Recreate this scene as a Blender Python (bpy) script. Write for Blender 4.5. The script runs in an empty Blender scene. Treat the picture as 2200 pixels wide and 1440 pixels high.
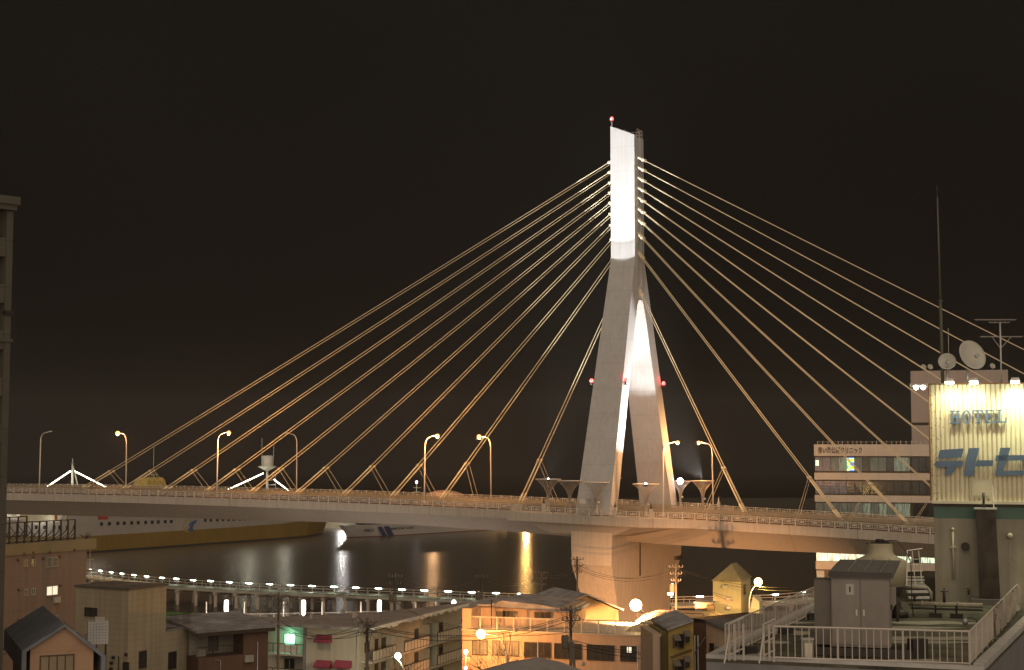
import bpy, math, random
from mathutils import Vector, Matrix
R = math.radians
rnd = random.Random(7)
sc = bpy.context.scene
col = sc.collection

# ------------------------------------------------------------------ camera, sky, dim town glow, exposure
CAMZ = 31.0
ALPHA = math.atan(0.0737)
FPX = 3215.0
cam = bpy.data.objects.new('camera', bpy.data.cameras.new('camera'))
col.objects.link(cam)
cam.location = (0, 0, CAMZ)
cam.rotation_euler = (math.pi / 2 + ALPHA, 0, 0)
cam.data.sensor_width = 36
cam.data.lens = 36 * FPX / 2200
cam.data.clip_start = 0.5
cam.data.clip_end = 20000
sc.camera = cam

world = bpy.data.worlds.new('World')
sc.world = world
world.use_nodes = True
wn = world.node_tree.nodes
wl = world.node_tree.links
bg = wn['Background']
tc = wn.new('ShaderNodeTexCoord')
sep = wn.new('ShaderNodeSeparateXYZ')
ramp = wn.new('ShaderNodeValToRGB')
ramp.color_ramp.elements[0].position = 0.0
ramp.color_ramp.elements[0].color = (0.0100, 0.0074, 0.0050, 1)
ramp.color_ramp.elements[1].position = 0.30
ramp.color_ramp.elements[1].color = (0.0185, 0.0150, 0.0112, 1)
wl.new(tc.outputs['Generated'], sep.inputs[0])
wl.new(sep.outputs['Z'], ramp.inputs[0])
wnz = wn.new('ShaderNodeTexNoise')
wnz.inputs['Scale'].default_value = 1.6
wnz.inputs['Detail'].default_value = 4
wmx = wn.new('ShaderNodeMix')
wmx.data_type = 'RGBA'
wmx.blend_type = 'MULTIPLY'
wmx.inputs[0].default_value = 0.75
wl.new(tc.outputs['Generated'], wnz.inputs['Vector'])
wl.new(ramp.outputs[0], wmx.inputs[6])
wl.new(wnz.outputs['Fac'], wmx.inputs[7])
wl.new(wmx.outputs[2], bg.inputs['Color'])
bg.inputs['Strength'].default_value = 0.47

sun = bpy.data.objects.new('town_glow_sun', bpy.data.lights.new('town_glow_sun', 'SUN'))
col.objects.link(sun)
sun.data.energy = 1.32
sun.data.angle = R(110)
sun.data.color = (1.0, 0.79, 0.59)
sun.rotation_euler = Vector((-0.10, 0.90, -0.52)).to_track_quat('-Z', 'Y').to_euler()

sc.view_settings.view_transform = 'Standard'
sc.view_settings.look = 'None'
sc.view_settings.exposure = 0.6
sc.view_settings.gamma = 1.0
sc.cycles.use_denoising = True
sc.cycles.max_bounces = 4
sc.cycles.sample_clamp_indirect = 4.0

# ------------------------------------------------------------------ measuring helpers (photo pixel -> point in the place)
CA, SA = math.cos(ALPHA), math.sin(ALPHA)
def ray(px, py):
    a, b = px - 1100, 720 - py
    return Vector((a, FPX * CA - b * SA, FPX * SA + b * CA))
def at_y(px, py, Y):
    d = ray(px, py); k = Y / d.y
    return Vector((d.x * k, Y, CAMZ + d.z * k))
def at_z(px, py, z):
    d = ray(px, py); k = (z - CAMZ) / d.z
    return Vector((d.x * k, d.y * k, z))
def xy(px, Y, py=1200):
    v = at_y(px, py, Y); return Vector((v.x, Y, 0))

# ------------------------------------------------------------------ materials
MATS = {}
def mat(name, c, rough=0.8, metal=0.0, var=0.18, scale=0.6, streak=0.0, emit=None, es=1.0, bump=0.0, spec=0.4, lines=None, c2=None):
    if name in MATS: return MATS[name]
    m = bpy.data.materials.new(name); m.use_nodes = True
    nt = m.node_tree; n = nt.nodes; l = nt.links
    p = n['Principled BSDF']
    p.inputs['Roughness'].default_value = rough
    p.inputs['Metallic'].default_value = metal
    p.inputs['Specular IOR Level'].default_value = spec
    if emit:
        p.inputs['Base Color'].default_value = (*c, 1)
        p.inputs['Emission Color'].default_value = (*emit, 1)
        p.inputs['Emission Strength'].default_value = es
        MATS[name] = m; return m
    t = n.new('ShaderNodeTexCoord')
    nz = n.new('ShaderNodeTexNoise'); nz.inputs['Scale'].default_value = scale; nz.inputs['Detail'].default_value = 6
    nz.inputs['Roughness'].default_value = 0.62
    l.new(t.outputs['Object'], nz.inputs['Vector'])
    cr = n.new('ShaderNodeValToRGB')
    lo = [max(0, x * (1 - var)) for x in c]
    hi = c2 if c2 else [min(1, x * (1 + var)) for x in c]
    cr.color_ramp.elements[0].position = 0.32; cr.color_ramp.elements[0].color = (*lo, 1)
    cr.color_ramp.elements[1].position = 0.68; cr.color_ramp.elements[1].color = (*hi, 1)
    l.new(nz.outputs['Fac'], cr.inputs[0])
    out = cr.outputs[0]
    def mul(sock, fac, inp):
        mx = n.new('ShaderNodeMix'); mx.data_type = 'RGBA'; mx.blend_type = 'MULTIPLY'
        mx.inputs[0].default_value = fac
        l.new(inp, mx.inputs[6]); l.new(sock, mx.inputs[7]); return mx.outputs[2]
    if streak > 0:   # rain streaks running down
        mp = n.new('ShaderNodeMapping'); mp.inputs['Scale'].default_value = (2.2, 2.2, 0.12)
        l.new(t.outputs['Object'], mp.inputs[0])
        n2 = n.new('ShaderNodeTexNoise'); n2.inputs['Scale'].default_value = 1.1; n2.inputs['Detail'].default_value = 5
        l.new(mp.outputs[0], n2.inputs['Vector'])
        r2 = n.new('ShaderNodeValToRGB')
        r2.color_ramp.elements[0].position = 0.35; r2.color_ramp.elements[0].color = (0.45, 0.40, 0.34, 1)
        r2.color_ramp.elements[1].position = 0.62; r2.color_ramp.elements[1].color = (1, 1, 1, 1)
        l.new(n2.outputs['Fac'], r2.inputs[0]); out = mul(r2.outputs[0], streak, out)
    if lines:        # panel joints: (axis, spacing, width fraction, darkness)
        for (ax, sp_, wd, dk) in lines:
            sx = n.new('ShaderNodeSeparateXYZ'); l.new(t.outputs['Object'], sx.inputs[0])
            m1 = n.new('ShaderNodeMath'); m1.operation = 'DIVIDE'; m1.inputs[1].default_value = sp_
            l.new(sx.outputs['XYZ'.index(ax)], m1.inputs[0])
            m2 = n.new('ShaderNodeMath'); m2.operation = 'FRACT'; l.new(m1.outputs[0], m2.inputs[0])
            m3 = n.new('ShaderNodeMath'); m3.operation = 'GREATER_THAN'; m3.inputs[1].default_value = wd
            l.new(m2.outputs[0], m3.inputs[0])
            m4 = n.new('ShaderNodeMath'); m4.operation = 'MULTIPLY_ADD'; m4.inputs[1].default_value = dk; m4.inputs[2].default_value = 1 - dk
            l.new(m3.outputs[0], m4.inputs[0]); out = mul(m4.outputs[0], 1.0, out)
    l.new(out, p.inputs['Base Color'])
    if bump > 0:
        bp = n.new('ShaderNodeBump'); bp.inputs['Strength'].default_value = bump; bp.inputs['Distance'].default_value = 0.05
        n3 = n.new('ShaderNodeTexNoise'); n3.inputs['Scale'].default_value = scale * 12; n3.inputs['Detail'].default_value = 4
        l.new(t.outputs['Object'], n3.inputs['Vector']); l.new(n3.outputs['Fac'], bp.inputs['Height'])
        l.new(bp.outputs[0], p.inputs['Normal'])
    MATS[name] = m
    return m

M_tower = mat('pylon_concrete', (0.44, 0.445, 0.455), 0.75, var=0.04, scale=0.3, streak=0.18, bump=0.1, lines=[('Z', 4.0, 0.015, 0.22)])
M_conc = mat('bridge_concrete', (0.44, 0.40, 0.35), 0.85, var=0.07, scale=0.12, streak=0.2, lines=[('X', 10.0, 0.012, 0.35)])
M_pier = mat('pier_concrete', (0.56, 0.49, 0.40), 0.9, var=0.06, scale=0.15, streak=0.22)
M_asph = mat('asphalt', (0.06, 0.055, 0.05), 0.8, var=0.3, scale=0.5)
M_snow = mat('trodden_snow', (0.16, 0.14, 0.13), 0.9, var=0.35, scale=0.2, c2=(0.34, 0.33, 0.33), bump=0.3)
M_rail = mat('railing_paint', (0.52, 0.48, 0.42), 0.5, var=0.08, scale=1.0)
M_guard = mat('guardrail_steel', (0.34, 0.29, 0.21), 0.45, metal=0.3, var=0.15)
M_cable = mat('cable_sheath', (0.68, 0.60, 0.42), 0.6, var=0.03, spec=0.35)
M_pole = mat('lamp_pole_paint', (0.62, 0.57, 0.50), 0.4, metal=0.2, var=0.05)
M_galv = mat('galvanised_steel', (0.45, 0.44, 0.42), 0.45, metal=0.5, var=0.2, scale=2)
M_dark = mat('dark_metal', (0.035, 0.032, 0.03), 0.5, metal=0.3, var=0.3)
M_rust = mat('rusty_steel', (0.06, 0.045, 0.035), 0.8, var=0.4, scale=1.5)
M_wire = mat('black_wire', (0.03, 0.03, 0.03), 0.6, var=0.1)
M_utp = mat('utility_concrete', (0.12, 0.105, 0.085), 0.9, var=0.2)
M_glass = mat('dark_glass', (0.035, 0.035, 0.035), 0.12, var=0.3, scale=0.8, spec=0.8)
M_glass2 = mat('curtained_glass', (0.16, 0.15, 0.13), 0.35, var=0.3, scale=2.0, lines=[('X', 0.35, 0.25, 0.3)])
M_frame = mat('aluminium_frame', (0.40, 0.38, 0.34), 0.5, metal=0.3, var=0.1)
M_fdark = mat('bronze_frame', (0.07, 0.055, 0.04), 0.5, metal=0.3, var=0.1)
def emit(name, c, s): return mat(name, (0.8, 0.8, 0.8), emit=c, es=s)
E_sod = emit('sodium_lamp', (1.0, 0.42, 0.08), 2.0)
E_sodbig = emit('near_sodium_lamp', (1.0, 0.66, 0.24), 14)
E_red = emit('red_beacon_glass', (1.0, 0.01, 0.02), 2)
E_redcore = emit('red_beacon_core', (1.0, 0.25, 0.15), 4)
E_white = emit('white_flood', (0.80, 0.90, 1.0), 10)
E_tube = emit('fluorescent_tube', (0.80, 1.0, 0.82), 14)
E_col = emit('column_light', (1.0, 0.88, 0.76), 9)
E_bulb = emit('festoon_bulb', (1.0, 0.93, 0.70), 9)

# ------------------------------------------------------------------ mesh builder
class MB:
    def __init__(s): s.v = []; s.f = []; s.sm = []
    def add(s, vs, fs, smooth=False):
        b = len(s.v); s.v += [Vector(x) for x in vs]
        s.f += [tuple(b + i for i in f) for f in fs]; s.sm += [smooth] * len(fs); return s
    def box(s, x0, y0, z0, x1, y1, z1):
        vs = [(x, y, z) for z in (z0, z1) for y in (y0, y1) for x in (x0, x1)]
        return s.add(vs, [(0, 2, 3, 1), (4, 5, 7, 6), (0, 1, 5, 4), (2, 6, 7, 3), (0, 4, 6, 2), (1, 3, 7, 5)])
    def prism(s, pts, d):
        """closed polygon pts extruded by vector d"""
        n = len(pts); d = Vector(d)
        vs = [Vector(p) for p in pts] + [Vector(p) + d for p in pts]
        fs = [tuple(range(n - 1, -1, -1)), tuple(range(n, 2 * n))] + [(i, (i + 1) % n, n + (i + 1) % n, n + i) for i in range(n)]
        return s.add(vs, fs)
    def loft(s, rings, caps=True, smooth=False):
        n = len(rings[0]); vs = [v for r in rings for v in r]; fs = []
        for k in range(len(rings) - 1):
            for i in range(n):
                j = (i + 1) % n
                fs.append((k * n + i, k * n + j, (k + 1) * n + j, (k + 1) * n + i))
        if caps: fs += [tuple(range(n - 1, -1, -1)), tuple(range((len(rings) - 1) * n, len(rings) * n))]
        return s.add(vs, fs, smooth)
    def tube(s, pts, r, n=8, r2=None):
        pts = [Vector(p) for p in pts]; rings = []
        for i, p in enumerate(pts):
            a = pts[max(0, i - 1)]; b = pts[min(len(pts) - 1, i + 1)]
            t = (b - a).normalized()
            u = t.cross(Vector((0, 0, 1)))
            if u.length < 1e-3: u = Vector((1, 0, 0))
            u.normalize(); w = t.cross(u)
            rr = r if r2 is None else r + (r2 - r) * i / (len(pts) - 1)
            rings.append([p + (u * math.cos(2 * math.pi * k / n) + w * math.sin(2 * math.pi * k / n)) * rr for k in range(n)])
        return s.loft(rings, smooth=n > 4)
    def bar(s, a, b, w): return s.tube([a, b], w, 4)
    def lathe(s, prof, c=(0, 0, 0), n=16, caps=True):
        c = Vector(c)
        rings = [[c + Vector((r * math.cos(2 * math.pi * k / n), r * math.sin(2 * math.pi * k / n), z)) for k in range(n)] for r, z in prof]
        return s.loft(rings, caps=caps, smooth=True)
    def ball(s, c, r, n=10, m=6):
        prof = [(max(1e-3, r * math.sin(math.pi * i / m)), -r * math.cos(math.pi * i / m)) for i in range(m + 1)]
        return s.lathe(prof, c, n)
    def build(s, name, m, parent=None, label=None, cat=None, group=None, kind=None, loc=None):
        me = bpy.data.meshes.new(name); me.from_pydata([tuple(v) for v in s.v], [], s.f)
        me.materials.append(m)
        if any(s.sm): me.polygons.foreach_set('use_smooth', s.sm)
        me.update()
        o = bpy.data.objects.new(name, me); col.objects.link(o)
        if parent: o.parent = parent
        if loc is not None: o.location = loc
        tagp(o, label, cat, group, kind)
        return o
def tagp(o, label=None, cat=None, group=None, kind=None):
    if label: o['label'] = label
    if cat: o['category'] = cat
    if group: o['group'] = group
    if kind: o['kind'] = kind
def thing(name, label, cat, loc=(0, 0, 0), rz=0.0, group=None):
    o = bpy.data.objects.new(name, None); col.objects.link(o)
    o.location = loc; o.rotation_euler = (0, 0, rz); o.empty_display_size = 0.5
    tagp(o, label, cat, group); return o
def copy_tree(o, parent=None):
    c = o.copy(); col.objects.link(c)
    if parent: c.parent = parent
    for ch in list(o.children): copy_tree(ch, c)
    return c
def light(kind, name, parent, loc, energy, color, radius=0.2, aim=None, cone=60, blend=0.4):
    d = bpy.data.lights.new(name, kind); d.energy = energy; d.color = color; d.shadow_soft_size = radius
    o = bpy.data.objects.new(name, d); col.objects.link(o)
    if parent: o.parent = parent
    o.location = loc
    if kind == 'SPOT':
        d.spot_size = R(cone); d.spot_blend = blend
        o.rotation_euler = (Vector(aim) - Vector(loc)).to_track_quat('-Z', 'Y').to_euler()
    return o
def text_mesh(txt, size, depth, bold=0.0):
    cu = bpy.data.curves.new('txt', 'FONT'); cu.body = txt; cu.size = size; cu.extrude = depth; cu.offset = bold
    o = bpy.data.objects.new('txt', cu); col.objects.link(o)
    bpy.context.view_layer.update()
    dg = bpy.context.evaluated_depsgraph_get()
    me = bpy.data.meshes.new_from_object(o.evaluated_get(dg), depsgraph=dg)
    bpy.data.objects.remove(o)
    return me
def add_text(name, txt, w, h, m, parent, loc, rot=None, bold=0.0, depth=0.03, label=None, shear=0.0):
    """lettering fitted to a w x h box, upright in the local xz plane (facing -y), left bottom at loc"""
    me = text_mesh(txt, 1.0, depth, bold)
    xs = [v.co.x for v in me.vertices]; ys = [v.co.y for v in me.vertices]
    x0, x1, y0, y1 = min(xs), max(xs), min(ys), max(ys)
    for v in me.vertices:
        x = (v.co.x - x0) / (x1 - x0) * w; z = (v.co.y - y0) / (y1 - y0) * h; y = v.co.z
        v.co = (x + shear * z, -y, z)
    me.materials.clear(); me.materials.append(m)
    o = bpy.data.objects.new(name, me); col.objects.link(o); o.parent = parent; o.location = loc
    if rot: o.rotation_euler = rot
    tagp(o, label); return o

# ------------------------------------------------------------------ ground and water
def sheet(name, pts, z, m, thick=None):
    mb = MB()
    if thick: mb.prism([(x, y, z - thick) for x, y in pts], (0, 0, thick))
    else: mb.add([(x, y, z) for x, y in pts], [tuple(range(len(pts)))])
    return mb.build(name, m, kind='structure')

def water_mat():
    m = bpy.data.materials.new('harbour_water'); m.use_nodes = True
    nt = m.node_tree; n = nt.nodes; l = nt.links; p = n['Principled BSDF']
    p.inputs['Base Color'].default_value = (0.085, 0.073, 0.058, 1)
    p.inputs['Roughness'].default_value = 0.27
    p.inputs['IOR'].default_value = 1.5
    p.inputs['Specular IOR Level'].default_value = 0.9
    t = n.new('ShaderNodeTexCoord'); mp = n.new('ShaderNodeMapping'); mp.inputs['Scale'].default_value = (0.15, 1.0, 1)
    nz = n.new('ShaderNodeTexNoise'); nz.inputs['Scale'].default_value = 0.9; nz.inputs['Detail'].default_value = 5
    bp = n.new('ShaderNodeBump'); bp.inputs['Strength'].default_value = 0.45; bp.inputs['Distance'].default_value = 0.22
    l.new(t.outputs['Object'], mp.inputs[0]); l.new(mp.outputs[0], nz.inputs['Vector'])
    l.new(nz.outputs['Fac'], bp.inputs['Height']); l.new(bp.outputs[0], p.inputs['Normal'])
    return m
sheet('water', [(-960, 200), (960, 200), (960, 890), (-960, 890)], 0.0, water_mat())
M_ground = mat('town_ground', (0.10, 0.09, 0.085), 0.9, var=0.5, scale=0.08, c2=(0.26, 0.25, 0.25))
sheet('ground', [(-900, -55), (900, -55), (900, 268), (60, 268), (14, 262), (4, 249), (-900, 247)], 2.0, M_ground, thick=4.0)
M_quay = mat('quay_concrete', (0.42, 0.39, 0.30), 0.9, var=0.3, scale=0.05)
sheet('quay', [(-400, 572), (90, 562), (90, 680), (-400, 690)], 2.6, M_quay, thick=5.0)
sheet('road', [(-900, 128), (-20, 142), (10, 132), (900, 120), (900, 127), (10, 139), (-20, 149), (-900, 135)], 2.006, M_asph)

# ------------------------------------------------------------------ the bridge (local x along the deck, y away from the camera, z up from the water)
TH = R(25.54); BX, BY = 19.1, 245.5
CT, ST = math.cos(TH), math.sin(TH)
def zd(t):                                    # road level along the bridge
    return CAMZ - (10.72 + 0.0288 * t + 0.000123 * t * t)
def bw(t, w, z): return Vector((BX + CT * t + ST * w, BY - ST * t + CT * w, z))
def t_of(px, w):                              # deck position seen at photo column px
    u = (px - 1100) / (FPX + 10)
    return (u * (BY + CT * w) - BX - ST * w) / (CT + u * ST)
bridge = thing('cable_stayed_bridge', 'long concrete cable stayed bridge with floodlit white pylon across the harbour', 'bridge', (BX, BY, 0), -TH)
TS = [-175 + 5 * i for i in range(64)]        # -175 .. 140
HW = 13.0
def strip(name, m, sec, ts=None, label=None, kind=None, parent=None, smooth=False):
    """sweep a section [(w,dz)..] (closed) along the deck profile"""
    mb = MB(); rings = [[(t, w, zd(t) + dz) for (w, dz) in sec] for t in (ts or TS)]
    mb.loft(rings, smooth=smooth); return mb.build(name, m, parent or bridge, label=label)
# girder: slab edge band + inclined webs
strip('girder_slab', M_conc, [(-HW, 0), (-HW, -1.35), (-HW + 0.25, -1.35), (HW - 0.25, -1.35), (HW, -1.35), (HW, 0)])
M_web = mat('girder_web_paint', (0.44, 0.39, 0.33), 0.8, var=0.06, scale=0.1, streak=0.12, lines=[('X', 30.0, 0.004, 0.2)])
def soffit(t):
    P_ = [(-175, -4.4), (-110, -4.2), (-70, -3.9), (-35, -3.45), (-12, -3.75), (8, -4.3), (25, -4.2), (50, -3.6), (140, -3.6)]
    for (a, da), (b, db) in zip(P_[:-1], P_[1:]):
        if a <= t <= b: return da + (db - da) * (t - a) / (b - a)
mb = MB(); mb.loft([[(t, -HW + 0.35, zd(t) - 1.352), (t, -9.2, zd(t) + soffit(t)), (t, 9.2, zd(t) + soffit(t)), (t, HW - 0.35, zd(t) - 1.352)] for t in TS]); mb.build('girder_box', M_web, bridge)
strip('roadway', M_asph, [(-9.6, 0.003), (-9.6, 0.02), (9.6, 0.02), (9.6, 0.003)])
for s_ in (-1, 1):
    a, b = (9.9, 12.75)
    strip('sidewalk', M_snow if s_ > 0 else mat('sidewalk_tiles', (0.15, 0.085, 0.06), 0.8, var=0.3, scale=0.5), [(s_ * a, 0.003), (s_ * a, 0.16), (s_ * b, 0.16), (s_ * b, 0.003)][::s_])
M_line = mat('lane_paint', (0.55, 0.53, 0.46), 0.7, var=0.2, scale=1)
for w in (-9.2, -1.7, 1.7, 9.2):
    strip('edge_line', M_line, [(w - 0.08, 0.021), (w - 0.08, 0.026), (w + 0.08, 0.026), (w + 0.08, 0.021)])
# guard rails beside the footways and along the median
def guard(w, name='guardrail'):
    mb = MB()
    for dz in (0.55, 0.82):
        mb.loft([[(t, w - 0.05, zd(t) + dz - 0.07), (t, w + 0.05, zd(t) + dz - 0.07), (t, w + 0.05, zd(t) + dz + 0.07), (t, w - 0.05, zd(t) + dz + 0.07)] for t in TS])
    for i in range(105):
        t = -174 + 3 * i
        if t > 139: break
        mb.box(t - 0.05, w - 0.04, zd(t) + 0.02, t + 0.05, w + 0.04, zd(t) + 0.5)
    mb.build(name, M_guard, bridge)
for w in (-9.75, 9.75, -1.4, 1.4): guard(w)
# parapet railings with a pierced pattern between posts
def railing(path, name='parapet_railing', label=None, post=2.0):
    """path: list of (t,w) ; built as one railing"""
    mb = MB()
    for (t0, w0), (t1, w1) in zip(path[:-1], path[1:]):
        L = math.hypot(t1 - t0, w1 - w0); n = max(1, round(L / post))
        ux, uy = (t1 - t0) / L, (w1 - w0) / L; px_, py_ = -uy, ux
        def P(s, dz, o=0.0):
            t = t0 + ux * s + px_ * o; w = w0 + uy * s + py_ * o
            return (t, w, zd(t0 + ux * s) + dz)
        def slab(s0, s1, z0, z1, h):
            mb.add([P(s0, z0, -h), P(s1, z0, -h), P(s1, z0, h), P(s0, z0, h), P(s0, z1, -h), P(s1, z1, -h), P(s1, z1, h), P(s0, z1, h)],
                   [(3, 2, 1, 0), (4, 5, 6, 7), (0, 1, 5, 4), (1, 2, 6, 5), (2, 3, 7, 6), (3, 0, 4, 7)])
        st = L / n
        for k in range(n + 1):
            s = k * st; slab(s - 0.09, s + 0.09, 0.0, 1.04, 0.09)
            if k == n: break
            a, b = s + 0.09, s + st - 0.09
            slab(a, b, 0.90, 0.98, 0.05); slab(a, b, 0.20, 0.27, 0.04); slab(a, b, 0.68, 0.73, 0.03); slab(a, b, 0.42, 0.46, 0.03)
            q = (b - a) / 6
            for j in range(1, 6): slab(a + j * q - 0.03, a + j * q + 0.03, 0.27, 0.90 if j % 2 else 0.68, 0.03)
            slab(a + 2 * q, a + 4 * q, 0.50, 0.64, 0.025)
    return mb.build(name, M_rail, bridge, label=label)
AL0, AL1, AW = -13.4, 10.2, 17.0      # viewing bay round the pylon
rt = lambda a, b: [(a + (b - a) * i / max(1, round(abs(b - a) / 10)), None) for i in range(max(1, round(abs(b - a) / 10)) + 1)]
for s_ in (-1, 1):
    w = s_ * 12.85
    lf = [(t, w) for t, _ in rt(-174, AL0)]
    rg = [(t, w) for t, _ in rt(AL1 + 3.4, 139)]
    railing(lf + [(AL0 + 0.1, s_ * 13.3)], label='near parapet railing left of the pylon' if s_ < 0 else None)
    railing([(AL1 + 3.4, w)] + rg[1:])
    if s_ < 0: bay = [(AL0, s_ * 13.2), (AL0, s_ * AW), (-6, s_ * AW), (4, s_ * AW), (AL1 - 2, s_ * AW), (AL1 + 3.4, s_ * 12.95)]
    else: bay = [(AL0, s_ * 13.2), (AL0, s_ * AW), (-6, s_ * AW), (4, s_ * AW), (AL1 - 2, s_ * AW), (AL1 + 3.4, s_ * 12.95)]
    railing(bay, name='bay_railing')
    # platform slab (flush top a little above the girder slab) and its haunch
    mb = MB(); o = []
    pts = [(AL0 - 0.35, s_ * (HW - 1)), (AL0 - 0.35, s_ * (AW + 0.3)), (AL1 - 1.8, s_ * (AW + 0.3)), (AL1 + 4.2, s_ * (HW + 0.02)), (AL1 + 4.2, s_ * (HW - 1))]
    if s_ > 0: pts = pts[::-1]
    mb.prism([(t, w_, zd(t) - 1.35) for t, w_ in pts], (0, 0, 1.353))
    mb.build('platform_slab', M_conc, bridge)
    mb = MB()
    top = [(AL0 + 1.5, s_ * 10), (AL0 + 1.5, s_ * (AW - 0.4)), (AL1 - 3, s_ * (AW - 0.4)), (AL1 + 2.6, s_ * 12.6), (AL1 + 2.6, s_ * 10)]
    bot = [(AL0 + 6.5, s_ * 8), (AL0 + 6.5, s_ * (AW - 1.1)), (3.4, s_ * (AW - 1.1)), (5.5, s_ * 12.0), (5.5, s_ * 8)]
    if s_ > 0: top = top[::-1]; bot = bot[::-1]
    mb.loft([[(t, w_, zd(t) - 3.0) for t, w_ in bot], [(t, w_, zd(t) - 1.353) for t, w_ in top]])
    mb.build('platform_haunch', M_web, bridge)

# pylon -------------------------------------------------
def ztow(py, w=-2.0): return at_y(1340, py, BY + CT * w).z
ZB = zd(0) + 0.02
ZK, ZA = ztow(556), ztow(645, 0)
ZT = ztow(292)
def outer(z):
    if z >= ZK: return 2.15
    k = (ZK - z) / (ZK - ZB); return 2.15 + (15.75 - 2.15) * k
def thalf(z):
    if z >= ZK: return 2.1
    return 2.1 + (2.85 - 2.1) * (ZK - z) / (ZK - ZB)
mb = MB()
# head: box section with a sloping top
def ring(z, w0, w1, th, dz0=0, dz1=0):
    return [(-th, w0, z + dz1), (th, w0, z + dz0), (th, w1, z + dz0), (-th, w1, z + dz1)]
def hring(z, dz1=0.0):      # head ring with a shallow groove for the cable anchors in its two cable faces
    th, o = thalf(z), outer(z); g = 0.9; d = 0.35
    return [(-th, -o, z + dz1), (th, -o, z), (th, -g, z), (th - d, -g, z), (th - d, g, z), (th, g, z), (th, o, z),
            (-th, o, z + dz1), (-th, g, z + dz1), (-th + d, g, z + dz1), (-th + d, -g, z + dz1), (-th, -g, z + dz1)]
mb.loft([hring(ZA + 0.01), hring((ZA + ZK) / 2), hring(ZK), hring(ZT, 1.75)])
# two legs below the head, inner faces splayed from a small trapezoid arch
for s_ in (-1, 1):
    rings = []
    zs = [ZA, ZA - 1.2, ZA - 3.2] + [ZA - 3.2 + (ZB - ZA + 3.2) * k / 8 for k in range(1, 9)]
    for z in zs:
        o = outer(z)
        if z >= ZA - 0.01: i = 0.75
        elif z > ZA - 1.3: i = 1.55
        else: i = max(1.6, o - 3.05)
        th = thalf(z)
        rr = [(-th, s_ * o, z), (th, s_ * o, z), (th, s_ * i, z), (-th, s_ * i, z)]
        rings.append(rr if s_ < 0 else rr[::-1])
    mb.loft(rings[::-1])
pyl = mb.build('pylon', M_tower, bridge, label='floodlit white A shaped concrete pylon')
# inspection cage behind the sloping top
mb = MB()
z0 = ZT + 0.1
for a, b in (((-0.3, 2.0), (2.0, 2.0)), ((2.0, 2.0), (2.0, -0.6)), ((-0.3, 2.0), (-0.3, -0.6))):
    for zz in (0.6, 1.2):
        mb.bar((a[0], a[1], z0 + zz), (b[0], b[1], z0 + zz), 0.05)
    for k in range(5):
        x = a[0] + (b[0] - a[0]) * k / 4; y = a[1] + (b[1] - a[1]) * k / 4
        mb.bar((x, y, z0 - 0.1), (x, y, z0 + 1.2), 0.04)
mb.build('top_railing', M_galv, bridge)
# red aviation beacons
def beacon(p, r=0.30):
    mb = MB(); mb.lathe([(0.22, -0.55), (0.22, -0.3), (0.34, -0.28), (0.34, -0.2)], p, 10)
    b = mb.build('beacon_light', M_dark, bridge)
    q = Vector(p) + Vector((0, 0, 0.05))
    MB().lathe([(0.05, -0.25), (r, -0.2), (r, 0.15), (r * 0.6, 0.35), (0.02, 0.4)], q, 12).build('beacon_lens', E_red, b)
    light('POINT', 'beacon_glow', b, q + Vector((0, 0, 0.8)), 60, (1, 0.05, 0.05), 0.3)
def inv(px, py, w):   # local point on the plane w = const
    t = t_of(px, w); P = bw(t, w, 0); return (t, w, at_y(px, py, P.y).z)
p = inv(1318, 257, -1.0); mbm = MB(); mbm.bar((p[0], p[1], ZT + 0.2), (p[0], p[1], p[2] - 0.5), 0.07); mbm.build('beacon_mast', M_galv, bridge); beacon(p)
zb_ = ztow(818, -10)
ob = outer(zb_)
beacon((-thalf(zb_) - 0.55, -ob + 0.4, zb_)); beacon((thalf(zb_) + 0.45, -ob + 0.2, zb_)); beacon((thalf(zb_) + 0.55, ob - 0.3, zb_ + 0.1))
for px_, s_ in ((-thalf(zb_) - 0.3, -1), (thalf(zb_) + 0.25, -1), (thalf(zb_) + 0.3, 1)):
    MB().box(px_ - 0.35, s_ * ob - s_ * 0.55 - 0.15, zb_ - 0.62, px_ + 0.35, s_ * ob - s_ * 0.55 + 0.3, zb_ - 0.56).build('beacon_bracket', M_dark, bridge)

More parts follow.
